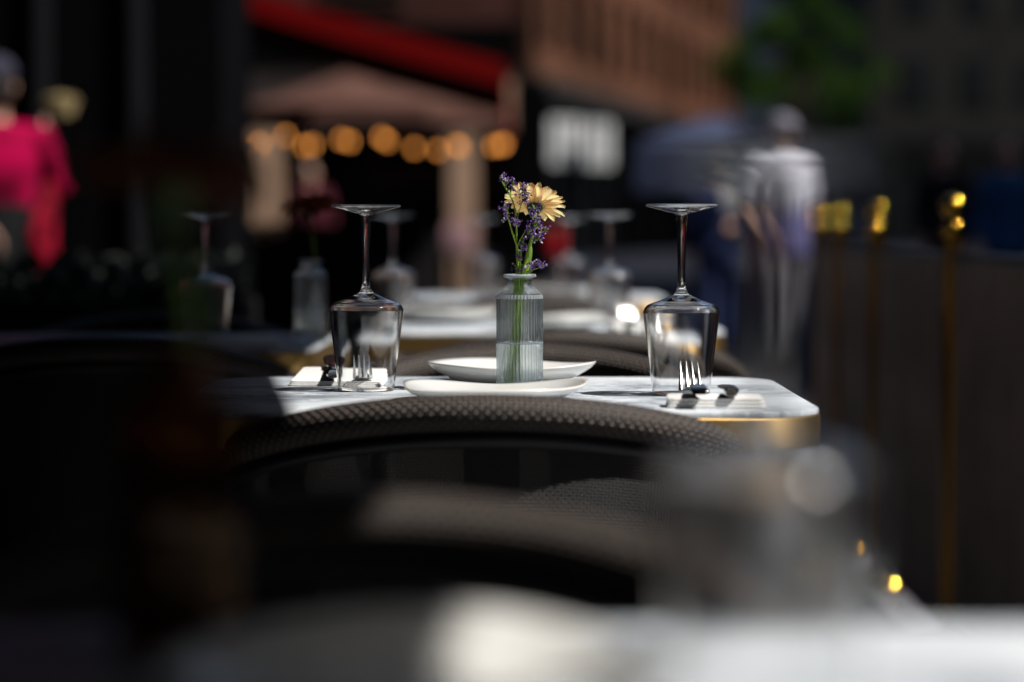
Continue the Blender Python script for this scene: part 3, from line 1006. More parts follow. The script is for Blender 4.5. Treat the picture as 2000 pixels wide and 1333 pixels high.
chair0 = make_chair('woven armchair pulled up to the near side of the sharp table, back to camera', (-0.028, 2.645, FL), 0)
for x, y, rz, lab in (
        (0.018, 3.15, PI, 'woven armchair on the far side of the sharp table, facing the camera'),
        (-0.10, 1.235, PI - 0.04, 'blurred woven armchair across the nearest table, its rim low in the frame'),
        (0.09, 4.12, 0.05, 'woven armchair at the near side of the second table, back to camera'),
        (0.05, 5.08, PI, 'woven armchair at the far side of the second table'),
        (0.06, 6.28, 0.04, 'woven armchair at the near side of the third table'),
        (0.06, 7.02, PI, 'woven armchair at the far side of the third table'),
        (-0.62, 3.90, 0.0, 'shaded woven armchair before the left table with the orange gerbera'),
        (-0.68, 4.47, PI, 'shaded woven armchair behind the left table with the orange gerbera')):
    dup(chair0, lab, (x, y, FL), rz)


# ------------------------------------------------------------------ glasses (standing upside down on their rims)
M['far_glass'] = make_glass('dusty_clear_glass', 1.5, (1, 1, 1), 0.10)


def make_wine_glass(label, loc, gm=None):
    gm = gm or M['glass']
    t = thing('wine_glass', label, 'wine glass', loc, 0, 'upturned wine glasses on the tables')
    outer = [(0.0325, 0.0008), (0.0345, 0.018), (0.0385, 0.052), (0.0418, 0.078), (0.0436, 0.0920), (0.0429, 0.0961), (0.0408, 0.0997), (0.0376, 0.1024),
             (0.0350, 0.1035), (0.0290, 0.1056), (0.0220, 0.1082), (0.012, 0.1125), (0.0078, 0.1150), (0.0062, 0.1175), (0, 0.1175)]
    inner = [(0, 0.1074), (0.010, 0.1072), (0.022, 0.1060), (0.0290, 0.1036), (0.0347, 0.1015), (0.0366, 0.1007), (0.0393, 0.0984), (0.0410, 0.0954), (0.0416, 0.0920), (0.0400, 0.078), (0.0370, 0.052),
             (0.0333, 0.018), (0.0314, 0.0008), (0.0320, 0.0)]
    prof = outer + inner
    def sm(pr, k=4):
        out = []
        for i in range(len(pr) - 1):
            p0 = pr[max(i - 1, 0)]; p1 = pr[i]; p2 = pr[i + 1]; p3 = pr[min(i + 2, len(pr) - 1)]
            for j in range(k):
                u = j / k
                out.append(tuple(0.5 * ((2 * p1[d]) + (-p0[d] + p2[d]) * u + (2 * p0[d] - 5 * p1[d] + 4 * p2[d] - p3[d]) * u * u
                                        + (-p0[d] + 3 * p1[d] - 3 * p2[d] + p3[d]) * u ** 3) for d in (0, 1)))
        out.append(pr[-1])
        return [(max(r, 0.0), z) for r, z in out]
    so = sm(outer, 4); so[-1] = (0, 0.1175)
    si = sm(inner, 4); si[0] = (0, 0.1074)
    pr = so + si
    mids = []
    for i in range(len(pr)):
        r, z = pr[i]
        mids.append(1 if z < 0.0006 else 0)
    bw = MB(); bw.lathe(pr, 96, mids=mids, closed=True)
    bw.build('bowl', [gm, M['glass_edge']], t, angle=180)
    sb = MB(); sb.lathe(sm([(0, 0.11755), (0.0062, 0.11755), (0.0049, 0.1215), (0.0044, 0.130), (0.0045, 0.150), (0.0051, 0.175), (0.0060, 0.197), (0.0066, 0.2045), (0, 0.2045)], 3), 32)
    sb.build('stem', gm, t, angle=50)
    ft = MB(); ft.lathe([(0, 0.20455), (0.0066, 0.20455), (0.0085, 0.2058), (0.014, 0.2072), (0.024, 0.2098), (0.034, 0.2122), (0.0395, 0.2137), (0.0406, 0.2146), (0.0404, 0.2158), (0.0395, 0.2163), (0.02, 0.2160), (0, 0.2158)], 96, mids=[0] * 6 + [1] * 3 + [0] * 3)
    ft.build('foot', [gm, M['glass_edge']], t, angle=60)
    return t


TZ = 0.7502
gl = at(715, 445, 2.815)
wine0 = make_wine_glass('upturned clear wine glass on the left of the sharp table, fork behind it', (gl.x, 2.815, TZ))
wine1 = []
for px, Y, lab in ((1331, 2.745, 'upturned clear wine glass on the right of the sharp table, behind the front napkin'),
                   (1500, 0.905, 'hugely blurred upturned wine glass at lower right, on the nearest table'),
                   (1190, 4.70, 'blurred upturned wine glass on the second table, left of the right sharp glass'),
                   (768, 4.78, 'faint upturned wine glass on the second table, right of the left sharp glass'),
                   (945, 6.62, 'tiny blurred upturned wine glass on the third table, left of the vase'),
                   (1112, 6.5, 'tiny blurred upturned wine glass on the third table, right of the vase'),
                   (402, 4.02, 'shaded upturned wine glass on the left table beside the orange gerbera')):
    if 1 < Y < 3: dup(wine0, lab, (at(px, 445, Y).x, Y, TZ))
    elif not wine1: wine1.append(make_wine_glass(lab, (at(px, 445, Y).x, Y, TZ), M['far_glass']))
    else: dup(wine1[0], lab, (at(px, 445, Y).x, Y, TZ))


# ------------------------------------------------------------------ vases
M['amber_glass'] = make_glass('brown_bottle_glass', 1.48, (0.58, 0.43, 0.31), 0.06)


def make_vase(label, loc, gm=None):
    t = thing('ribbed_vase', label, 'vase', loc, 0, 'ribbed glass bottle vases')
    NR = 42
    out = [(0, 0.0), (0.0225, 0.0), (0.0255, 0.0015), (0.0266, 0.005), (0.0266, 0.03), (0.0266, 0.06), (0.0266, 0.09), (0.0266, 0.108), (0.0262, 0.1115), (0.0248, 0.1145),
           (0.0205, 0.1185), (0.0160, 0.1225), (0.0142, 0.1255), (0.0138, 0.1295), (0.0142, 0.1312), (0.0170, 0.1320), (0.0190, 0.1330), (0.0192, 0.1346), (0.0182, 0.1360)]
    inn = [(0.0132, 0.1355), (0.0124, 0.1320), (0.0123, 0.1262), (0.0150, 0.1212), (0.0200, 0.1170), (0.0237, 0.1128), (0.0248, 0.106), (0.0249, 0.08), (0.0249, 0.05), (0.0249, 0.02), (0.0238, 0.0075), (0.018, 0.005), (0, 0.0048)]
    pr = out + inn
    def mod(q, i):
        if 3 <= i <= 8: return 1 + 0.020 * math.cos(NR * q)
        if i == 9: return 1 + 0.010 * math.cos(NR * q)
        return 1
    v = MB(); v.lathe(pr, NR * 10, mod=mod)
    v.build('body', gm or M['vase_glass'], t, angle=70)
    wt = MB(); wt.lathe([(0, 0.0046), (0.018, 0.0048), (0.0240, 0.0073), (0.0251, 0.02), (0.0251, 0.0560), (0.0244, 0.0566), (0.0228, 0.0562), (0, 0.0560)], 64)
    wt.build('water', M['water'], t, angle=180)
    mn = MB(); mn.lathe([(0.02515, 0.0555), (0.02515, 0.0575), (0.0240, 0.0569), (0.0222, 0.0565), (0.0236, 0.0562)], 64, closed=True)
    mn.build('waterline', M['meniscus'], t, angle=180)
    return t


VX, VY = at(1015, 445, 2.80).x, 2.80
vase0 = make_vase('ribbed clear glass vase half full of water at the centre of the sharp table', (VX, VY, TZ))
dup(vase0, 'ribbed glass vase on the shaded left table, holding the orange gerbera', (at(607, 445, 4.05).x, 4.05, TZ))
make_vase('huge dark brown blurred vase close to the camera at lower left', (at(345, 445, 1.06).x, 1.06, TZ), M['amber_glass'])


# ------------------------------------------------------------------ flowers
def petal(mb, base, d, n, L, wd, cup, droop, rnd):
    """one petal from base along d (radial), n = flower axis"""
    side = d.cross(n).normalized()
    NU, NV = 4, 7
    tw = rnd.uniform(-0.25, 0.25)
    sd = side * math.cos(tw) + n * math.sin(tw)
    ids = []
    for j in range(NV + 1):
        v = j / NV
        wv = wd * (0.35 + 0.65 * math.sin(min(1.0, v * 1.25) * PI / 2)) * (1 - max(0, (v - 0.8) / 0.2) ** 2 * 0.75)
        ang = cup + (droop - cup) * v * v
        p = base + d * (L * v * math.cos(cup * 0.5 + ang * 0.5)) + n * (L * v * math.sin(cup * 0.5 + ang * 0.5))
        row = []
        for i in range(NU + 1):
            u = i / NU - 0.5
            row.append(mb.vert(p + sd * (u * wv) + n * (wd * 0.35 * (abs(u) * 2) ** 2 * 0.5), (i / NU, v)))
        ids.append(row)
    for j in range(NV):
        for i in range(NU):
            mb.face((ids[j][i], ids[j][i + 1], ids[j + 1][i + 1], ids[j + 1][i]))


def gerbera(label, head, axis, stem_pts, mat_petal, size=1.0, seed=1, group=None):
    t = thing('gerbera', label, 'flower', head, 0, 'gerberas in the vases')
    rnd = random.Random(seed)
    n = Vector(axis).normalized()
    e1 = n.orthogonal().normalized(); e2 = n.cross(e1)
    pb = MB()
    for layer, (cnt, L, wd, cup, droop) in enumerate(((19, 0.0345, 0.0100, 0.30, 0.02), (17, 0.0325, 0.0095, 0.42, 0.30), (14, 0.026, 0.008, 0.62, 0.6))):
        for k in range(cnt):
            a = 2 * PI * (k + 0.5 * layer + rnd.uniform(-0.18, 0.18)) / cnt
            d = e1 * math.cos(a) + e2 * math.sin(a)
            petal(pb, d * 0.006 * size + n * (0.0016 * layer), d, n, L * size * rnd.uniform(0.92, 1.08), wd * size * rnd.uniform(0.9, 1.1), cup + rnd.uniform(-0.1, 0.1), droop + rnd.uniform(-0.35, 0.2), rnd)
    pb.build('petals', mat_petal, t, angle=180, fix=False)
    ds = MB(); ds.ell((n * 0.005), (0.0085 * size, 0.0085 * size, 0.004 * size), 16, n.to_track_quat('Z', 'Y').to_euler())
    ds.build('disc', plain('gerbera_heart', (0.16, 0.03, 0.015), 0.8, 0, 0.4, 300), t)
    cx = MB()
    q = n.to_track_quat('Z', 'Y').to_matrix().to_4x4()
    cx.lathe([(0, -0.014), (0.003, -0.013), (0.0065, -0.007), (0.009, -0.001), (0.0095, 0.0025), (0, 0.002)], 20)
    for k in range(26):
        a = 2 * PI * k / 26
        r0, r1 = 0.0075, 0.0125 + 0.002 * (k % 2)
        da = 0.10
        cx.face([cx.vert((r0 * math.cos(a - da), r0 * math.sin(a - da), -0.005)), cx.vert((r1 * math.cos(a), r1 * math.sin(a), 0.0035)), cx.vert((r0 * math.cos(a + da), r0 * math.sin(a + da), -0.005))])
    cx.xf(q)
    cx.build('calyx', M['leaf_dark'], t)
    hp = Vector(head)
    sb = MB(); sb.tube([n * -0.012] + [Vector(p) - hp for p in stem_pts], [0.0019] + [0.0021] * len(stem_pts), 10)
    sb.build('stem', M['stem_green'], t, angle=180)
    return t


def lerp(a, b, t): return a + (b - a) * t


def smooth_path(pts, k=6):
    pts = [Vector(p) for p in pts]
    out = []
    for i in range(len(pts) - 1):
        p0, p1, p2, p3 = pts[max(i - 1, 0)], pts[i], pts[i + 1], pts[min(i + 2, len(pts) - 1)]
        for j in range(k):
            u = j / k
            out.append(0.5 * ((2 * p1) + (p2 - p0) * u + (2 * p0 - 5 * p1 + 4 * p2 - p3) * u * u + (3 * p1 - p0 - 3 * p2 + p3) * u ** 3))
    out.append(pts[-1])
    return out


def V3(px, py, dy=0.0):
    p = at(px, py, VY + dy)
    return p


hd = V3(1044, 406, 0.012)
gerbera('yellow and coral gerbera in the sharp ribbed vase, petals red at the heart', hd, (0.16, 0.46, 0.88),
        smooth_path([V3(1045, 418, -0.006), V3(1044, 440, -0.007), V3(1030, 500, 0.003), V3(1018, 560, 0.0), V3(1006, 640, -0.002), (VX - 0.012, VY + 0.002, TZ + 0.009)], 5), M['petal'], 0.92, 4)


def floret(mb, p, d, s, rnd, mi):
    d = d.normalized(); e1 = d.orthogonal().normalized(); e2 = d.cross(e1)
    c = mb.vert(p)
    k0 = rnd.random() * 6
    ring = [mb.vert(p + d * s * rnd.uniform(0.7, 1.2) + (e1 * math.cos(k0 + k * 2 * PI / 5) + e2 * math.sin(k0 + k * 2 * PI / 5)) * s * 0.62) for k in range(5)]
    for k in range(5):
        if k % 5 != 4 or rnd.random() < 0.5: mb.face((c, ring[k], ring[(k + 1) % 5]), mi)


def statice(label, stems, clusters, seed):
    """stems: list of px paths; clusters: (path of px points, count, spread px)"""
    t = thing('statice_sprig', label, 'flower', stems[0][-1], 0)
    o = Vector(t.location)
    rnd = random.Random(seed)
    sb = MB()
    for k, path in enumerate(stems):
        pts = [p - o for p in smooth_path(path, 5)]
        r0 = 0.0013 if k < 2 else 0.0008
        sb.tube(pts, [r0 * (1 - 0.45 * i / len(pts)) for i in range(len(pts))][::1], 7)
    fb = MB()
    tw = MB()
    for path, cnt, spread in clusters:
        pts = smooth_path(path, 8)
        sp_ = spread * VY / F
        for k in range(int(cnt * 1.35)):
            u = rnd.random() * (len(pts) - 1); i = int(u)
            base = lerp(pts[i], pts[min(i + 1, len(pts) - 1)], u - i) - o
            d = Vector((rnd.gauss(0, 1), rnd.gauss(0, 0.8), rnd.gauss(0.25, 0.8))).normalized()
            p = base + d * sp_ * rnd.uniform(0.25, 1.0)
            for q in range(rnd.choice((1, 2, 2, 3))):
                pj = p + Vector((rnd.gauss(0, 1), rnd.gauss(0, 1), rnd.gauss(0, 1))) * 0.0012
                floret(fb, pj, d + Vector((rnd.gauss(0, 0.5), rnd.gauss(0, 0.5), rnd.gauss(0, 0.5))), rnd.uniform(0.0016, 0.0028), rnd, 1 if rnd.random() < 0.28 else 0)
            if rnd.random() < 0.6:
                sb.tube([base, base + (p - base) * 0.5 + Vector((0, 0, -0.0006)), p], 0.00035, 4)
        sb.tube([p_ - o for p_ in pts], 0.0005, 5)
    sb.build('stem', M['stem_green'], t, angle=180)
    fb.build('blossoms', [M['statice'], M['statice_pale']], t, smooth=False, fix=False)
    return t


foot = lambda dx, dy: Vector((VX + dx, VY + dy, TZ + 0.009))
statice('tall purple statice sprig leaning left in the sharp vase',
        [[foot(-0.015, 0.0), V3(1003, 640, 0), V3(1010, 545, -0.002), V3(1009, 480, -0.006), V3(1008, 430, -0.010), V3(1002, 395, -0.012), V3(990, 372, -0.012), V3(976, 348, -0.012)],
         [V3(1009, 478, -0.006), V3(1001, 455, -0.012), V3(994, 432, -0.016), V3(990, 415, -0.018)],
         [V3(1008, 440, -0.010), V3(1013, 415, -0.016), V3(1021, 392, -0.018)],
         [V3(998, 384, -0.012), V3(998, 372, -0.012), V3(1003, 355, -0.012)]],
        [([V3(976, 344, -0.012), V3(984, 350, -0.012), V3(994, 357, -0.012)], 16, 9),
         ([V3(998, 370, -0.012), V3(1003, 354, -0.012)], 9, 6),
         ([V3(1014, 382, -0.018), V3(1024, 372, -0.018), V3(1028, 368, -0.018)], 22, 12),
         ([V3(1018, 395, -0.018), V3(1030, 386, -0.018)], 12, 9),
         ([V3(986, 402, -0.018), V3(992, 412, -0.018), V3(991, 428, -0.018)], 24, 11),
         ([V3(1000, 424, -0.016), V3(1008, 434, -0.016), V3(1016, 433, -0.016)], 12, 7)], 11)
statice('bushy purple statice sprig below the gerbera head, upright in the sharp vase',
        [[foot(-0.009, 0.004), V3(1012, 640, 0.0), V3(1018, 545, -0.004), V3(1032, 490, -0.010), V3(1040, 455, -0.014), V3(1043, 420, -0.016), V3(1042, 402, -0.018)],
         [foot(-0.012, -0.003), V3(1009, 640, -0.002), V3(1014, 548, -0.006), V3(1018, 490, -0.010), V3(1022, 468, -0.012)],
         [V3(1036, 475, -0.012), V3(1050, 468, -0.014), V3(1060, 452, -0.016)],
         [V3(1014, 500, -0.010), V3(1012, 478, -0.014), V3(1026, 452, -0.016), V3(1032, 440, -0.016)],
         [V3(1024, 532, -0.006), V3(1040, 528, -0.010), V3(1058, 521, -0.012)]],
        [([V3(1042, 406, -0.018), V3(1046, 418, -0.018), V3(1050, 428, -0.018)], 24, 12),
         ([V3(1046, 432, -0.017), V3(1050, 446, -0.017)], 14, 10),
         ([V3(1032, 442, -0.016), V3(1036, 452, -0.016), V3(1030, 458, -0.016)], 16, 10),
         ([V3(1050, 470, -0.015), V3(1056, 458, -0.015), V3(1066, 448, -0.015)], 26, 11),
         ([V3(1022, 464, -0.012), V3(1023, 478, -0.012), V3(1022, 488, -0.012)], 16, 7),
         ([V3(1036, 522, -0.009), V3(1048, 517, -0.010), V3(1062, 522, -0.012)], 30, 8),
         ([V3(1016, 500, -0.010), V3(1017, 512, -0.010)], 6, 5),
         ([V3(1005, 518, -0.006), V3(1010, 526, -0.006)], 4, 5),
         ([V3(1012, 550, -0.003), V3(1018, 530, -0.006)], 8, 5)], 12)
# other stems standing in the vase
t = thing('flower_stems', 'bundle of cut green stems and a furled leaf in the sharp vase', 'stems', (VX, VY, TZ))
sb = MB(); rnd = random.Random(2)
for k in range(6):
    dx = -0.017 + 0.0035 * k; dy = rnd.uniform(-0.008, 0.008)
    top = V3(1014 + 5 * k, 505 + 12 * (k % 3), rnd.uniform(-0.006, 0.006))
    pts = smooth_path([Vector((VX + dx, VY + dy, TZ + 0.009)), Vector((VX + dx * 0.5, VY + dy * 0.8, TZ + 0.07)), Vector((VX + 0.002 * (k - 2.5), VY, TZ + 0.128)), top], 5)
    sb.tube([p - Vector((VX, VY, TZ)) for p in pts], 0.0012, 8)
sb.build('stem', M['stem_green'], t, angle=180)
lf = MB()
lp = smooth_path([V3(1026, 545, 0.003), V3(1030, 515, 0.002), V3(1034, 490, 0.0), V3(1036, 478, 0.0)], 5)
for s in (0,):
    rows = []
    for i, p in enumerate(lp):
        u = i / (len(lp) - 1); w_ = 0.0042 * math.sin(PI * min(0.97, u * 0.85 + 0.12))
        rows.append([lf.vert(p - Vector((VX, VY, TZ)) + Vector((w_ * k, 0.002 * abs(k), 0))) for k in (-1, 0, 1)])
    for a_, b_ in zip(rows[:-1], rows[1:]):
        lf.face((a_[0], a_[1], b_[1], b_[0])); lf.face((a_[1], a_[2], b_[2], b_[1]))
lf.build('leaf', plain('fresh_leaf_green', (0.20, 0.34, 0.06), 0.5, 0, 0.2, 90), t, fix=False)

M['petal_orange'] = plain('orange_gerbera_petal', (0.50, 0.10, 0.02), 0.6, 0, 0.2, 30)
x2 = at(607, 445, 4.05).x
gerbera('orange gerbera standing in the vase on the shaded left table', (x2 - 0.003, 4.05, 0.967), (-0.05, -0.25, 1.0),
        smooth_path([(x2 + 0.004, 4.05, 0.92), (x2 + 0.006, 4.05, 0.88), (x2 - 0.004, 4.05, 0.80), (x2 - 0.008, 4.05, TZ + 0.01)], 5), M['petal_orange'], 1.25, 8)
x3 = at(345, 445, 1.06).x
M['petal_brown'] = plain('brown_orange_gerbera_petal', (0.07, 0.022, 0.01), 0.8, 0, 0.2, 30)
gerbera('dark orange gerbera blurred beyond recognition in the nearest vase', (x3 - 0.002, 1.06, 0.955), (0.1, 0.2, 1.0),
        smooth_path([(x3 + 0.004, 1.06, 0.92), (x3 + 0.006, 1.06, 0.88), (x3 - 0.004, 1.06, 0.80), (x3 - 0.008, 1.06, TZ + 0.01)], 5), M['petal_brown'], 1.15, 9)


# ------------------------------------------------------------------ plates
def make_plate(name_label, loc, rz, ph, amp, rim=0.02):
    t = MB()
    NR_, NA = 22, 120
    def rad(q):
        c_, s_ = abs(math.cos(q)), abs(math.sin(q))
        n_ = 2.5
        r = 0.100 / ((c_ ** n_ + s_ ** n_) ** (1 / n_))
        return r * (1 + 0.035 * math.sin(2 * q + ph) + 0.02 * math.sin(3 * q + 1.3 * ph))
    def height(f, q):
        rimz = rim + amp * (0.0028 * math.cos(2 * q + 0.4) + 0.0022 * math.sin(3 * q + ph) + 0.0015 * math.cos(q + ph))
        if f < 0.64: return 0.007
        g_ = (f - 0.64) / 0.36
        return 0.007 + (rimz - 0.007) * (g_ ** 1.2)
    topr, botr = [], []
    for i in range(NR_ + 1):
        f = i / NR_
        a, b_ = [], []
        for k in range(NA):
            q = 2 * PI * k / NA
            r = rad(q) * f
            z = height(f, q)
            a.append(t.vert((r * math.cos(q), r * math.sin(q), z)))
            th = 0.0052 if f > 0.52 else 0.007
            th = th * (0.55 if i == NR_ else 1)
            rr = r * (0.992 if i == NR_ else 0.985)
            b_.append(t.vert((rr * math.cos(q), rr * math.sin(q), max(z - th, 0.0))))
        topr.append(a); botr.append(b_)
    for i in range(NR_):
        for k in range(NA):
            k2 = (k + 1) % NA
            t.face((topr[i][k], topr[i + 1][k], topr[i + 1][k2], topr[i][k2]))
            t.face((botr[i][k], botr[i][k2], botr[i + 1][k2], botr[i + 1][k]))
    for k in range(NA):
        k2 = (k + 1) % NA
        t.face((topr[NR_][k], botr[NR_][k], botr[NR_][k2], topr[NR_][k2]))
    o = t.build('wavy_plate', M['ceramic'], None, angle=180)
    o.location = loc; o.rotation_euler = (0, 0, rz)
    return tag(o, name_label, 'plate', 'wavy white plates on the tables')


px_ = at(967, 445, 2.645).x
plate_a = make_plate('wavy off white plate nearest the camera on the sharp table, before the vase', (px_, 2.645, TZ), R(6), 0.6, 1.0, 0.0185)
plate_b = make_plate('wavy off white plate behind the vase on the sharp table, right tip upturned', (at(1001, 445, 2.965).x, 2.965, TZ), R(-9), 2.2, 0.8, 0.0245)
for px, Y, rz, lab in ((865, 4.86, 0.5, 'blurred white plate at the left of the second table'),
                       (1075, 4.52, 1.1, 'blurred white plate near the front of the second table, right of the vase'),
                       (1085, 6.62, 0.2, 'distant blurred white plate on the third table'),
                       (800, 0.93, 2.0, 'big blurred white plate half in shade on the nearest table')):
    o = plate_b.copy(); C.objects.link(o)
    o.location = (at(px, 445, Y).x, Y, TZ); o.rotation_euler = (0, 0, rz); o['label'] = lab


# ------------------------------------------------------------------ napkins and cutlery
def make_napkin(label, loc, rz, w, d, h0, h1, seed):
    """folded linen: layered fold, front height h0 rising to h1 at the back"""
    mb = MB(); rnd = random.Random(seed)
    lay = 3
    for k in range(lay):
        ins = 0.0012 * k
        o_ = rrect(w - ins * 2 + rnd.uniform(-0.0015, 0.0015), d - ins * 2, 0.006, 4)
        def zt(x, y, f):
            h = h0 + (h1 - h0) * (y / d + 0.5)
            return h * f + 0.0007 * math.sin(x * 70 + seed) * f
        f0, f1 = k / lay, (k + 0.94) / lay
        sx = rnd.uniform(-0.001, 0.001)
        e = 0.0009
        loops = []
        for ff, g in ((f0, 0.985), (f0 + 0.06, 1.0), (f1 - 0.06, 1.0), (f1, 0.98)):
            loops.append([(x * g + sx, y * g, max(0.0002, zt(x, y, ff))) for x, y in o_])
        mb.loft(loops)
    o = mb.build('linen_napkin', M['napkin'], None, angle=50)
    o.location = loc; o.rotation_euler = (0, 0, rz)
    return tag(o, label, 'napkin', 'folded white napkins on the tables')


nr = at(1397, 445, 2.565)
nap_r = make_napkin('folded white napkin at the front right corner of the sharp table, cutlery across it', (nr.x, 2.562, TZ), R(-1), 0.104, 0.052, 0.0105, 0.0125, 3)
nl = at(664, 445, 2.93)
nap_l = make_napkin('folded white napkin at the back left of the sharp table, behind the left glass', (nl.x, 2.945, TZ), R(-4), 0.115, 0.105, 0.005, 0.017, 5)
for px, Y, lab in ((1255, 4.47, 'blurred white napkin at the right end of the second table'),
                   (470, 3.86, 'shaded napkin on the left table with the orange gerbera'),):
    o = nap_l.copy(); C.objects.link(o); o.location = (at(px, 445, Y).x, Y, TZ); o['label'] = lab
    o.rotation_euler = (0, 0, R(8))


def make_fork(label, loc, rz, pitch=0.0):
    mb = MB()
    # handle runs from y=0 (end) to y=0.105, neck to 0.125, head to 0.135, tines to 0.17 curving up
    path = [(0.000, 0.0030, 0.0040, 0.0085), (0.003, 0.0040, 0.0060, 0.0100), (0.02, 0.0072, 0.0056, 0.0092), (0.04, 0.0092, 0.0046, 0.0078), (0.07, 0.0092, 0.0036, 0.0056), (0.100, 0.0082, 0.0026, 0.0036), (0.115, 0.0064, 0.0022, 0.0042),
            (0.124, 0.0036, 0.0020, 0.0085), (0.130, 0.0018, 0.0018, 0.0120), (0.136, 0.0020, 0.0017, 0.0130), (0.140, 0.0034, 0.0016, 0.0131)]
    loops = []
    for y, z, th, hw in path:
        lp = []
        for k in range(16):
            a = 2 * PI * k / 16
            ex = lambda c_: math.copysign(abs(c_) ** 0.6, c_)
            lp.append((hw * ex(math.cos(a)), y, z + th * 0.5 * ex(math.sin(a)) + 0.0022))
        loops.append(lp)
    mb.loft(loops)
    for k in range(4):
        x0 = -0.0105 + 0.007 * k
        pts = []; rr = []
        for j in range(9):
            u = j / 8
            pts.append((x0 * (1 - 0.10 * u), 0.1385 + 0.020 * u, 0.0050 + 0.031 * u ** 0.95)); rr.append((0.0010 * (1 - 0.55 * u), 0.0025 * (1 - 0.86 * u ** 1.2)))
        mb.tube(pts, rr, 10, up=Vector((0, 1, 0)))
    o = mb.build('dinner_fork', M['steel'], None, angle=60)
    o.location = loc; o.rotation_euler = (pitch, 0, rz)
    return tag(o, label, 'fork', 'forks on the sharp table')


fr = at(1366, 445, 2.53)
make_fork('steel fork on the front right napkin, tines up before the right glass', (fr.x, 2.517, TZ + 0.0125), 0.0, R(-2.4))
fl = at(706, 445, 2.88)
make_fork('steel fork on the back left napkin, tines up behind the left glass', (fl.x, 3.035, TZ + 0.0145), R(180), R(-4.0))


def make_knife(label, loc, rz, pitch=0.0):
    mb = MB()
    prof = [(0.0, 0.0050, 0.0060), (0.003, 0.0062, 0.0078), (0.03, 0.0056, 0.0066), (0.075, 0.0046, 0.0050), (0.080, 0.0040, 0.0044), (0.084, 0.0010, 0.0080), (0.12, 0.0009, 0.0098), (0.165, 0.0008, 0.0100), (0.185, 0.0006, 0.0060), (0.19, 0.0004, 0.002)]
    loops = []
    for y, th, hw in prof:
        loops.append([(hw * math.copysign(abs(math.cos(2 * PI * k / 16)) ** 0.7, math.cos(2 * PI * k / 16)), y, 0.006 + th * math.sin(2 * PI * k / 16)) for k in range(16)])
    mb.loft(loops)
    o = mb.build('table_knife', M['steel'], None, angle=60)
    o.location = loc; o.rotation_euler = (pitch, 0, rz)
    return tag(o, label, 'knife', 'knives on the sharp table')


kn = at(1428, 445, 2.54)
make_knife('steel knife lying over the front right napkin, right of the fork', (kn.x, 2.532, TZ + 0.0118), R(-3), R(-1.5))
kl = at(648, 445, 2.87)
make_knife('steel knife lying over the back left napkin, left of the fork', (kl.x, 2.885, TZ + 0.009), R(5), R(4.0))


for px, Y, lab in ((1243, 4.40, 'blurred steel fork on the napkin at the right end of the second table'),):
    o = make_fork(lab, (at(px, 445, Y).x, Y, TZ + (0.012 if Y < 5 else 0.0)), R(4)); o['group'] = 'forks on the farther tables'
for px, Y, lab in ((1272, 4.40, 'blurred steel knife on the napkin at the right end of the second table'),
                   (1120, 6.40, 'tiny blurred steel knife on the third table, right of the vase')):
    o = make_knife(lab, (at(px, 445, Y).x, Y, TZ + (0.012 if Y < 5 else 0.0)), R(-5)); o['group'] = 'knives on the farther tables'

# ------------------------------------------------------------------ planter at the end of the terrace
b = thing('terrace_planter', 'long black planter box closing the terrace in front of the person in magenta', 'planter', (0, 5.95, 0))
MB().span(-2.95, -0.66, 0, 0.34, 0.03, 0.76).build('planter_box', M['planter'], b, smooth=False, bevel=0.01)
for x in (-2.9, -1.8, -0.78):
    MB().span(x, x + 0.08, 0.05, 0.29, 0.0, 0.029).build('foot', M['black_metal'], b, smooth=False)
pf_ = MB(); rnd = random.Random(13)
for k in range(1600):
    p = Vector((rnd.uniform(-2.92, -0.68), rnd.uniform(0.02, 0.32), 0.76 + 0.10 * rnd.random() ** 1.3))
    u = Vector((rnd.gauss(0, 1), rnd.gauss(0, 1), rnd.gauss(0, 1))).normalized() * 0.035
    v = u.orthogonal().normalized() * 0.018
    pf_.face([pf_.vert(p - u), pf_.vert(p + v), pf_.vert(p + u), pf_.vert(p - v)])
pf_.build('foliage', plain('black_green_leaf', (0.010, 0.018, 0.008), 0.6), b, smooth=False, fix=False)

# ------------------------------------------------------------------ brass posts with fabric barrier on the right
def make_post(label, loc):
    t = thing('brass_post', label, 'post', loc, 0, 'brass barrier posts along the terrace')
    MB().tube([(0, 0, 0.012), (0, 0, 0.925)], 0.021, 24).build('pole', M['dark_brass'], t)
    MB().lathe([(0, 0), (0.10, 0), (0.108, 0.004), (0.108, 0.012), (0.100, 0.026), (0.080, 0.040), (0.045, 0.050), (0.0225, 0.054), (0.0, 0.054)], 40).build('base', M['post_brass'], t)
    MB().lathe([(0, 0.908)] + [(0.025 * math.sin(PI * i / 20), 0.9355 - 0.025 * math.cos(PI * i / 20)) for i in range(2, 19)] + [(0, 0.9605)], 32).build('collar', M['post_brass'], t)
    MB().lathe([(0.0, 0.9606), (0.011, 0.9606), (0.011, 0.9615)] + [(0.026 * math.sin(PI * i / 20), 0.9855 - 0.026 * math.cos(PI * i / 20)) for i in range(3, 20)] + [(0, 1.0115)], 32).build('finial', M['post_brass'], t)
    return t


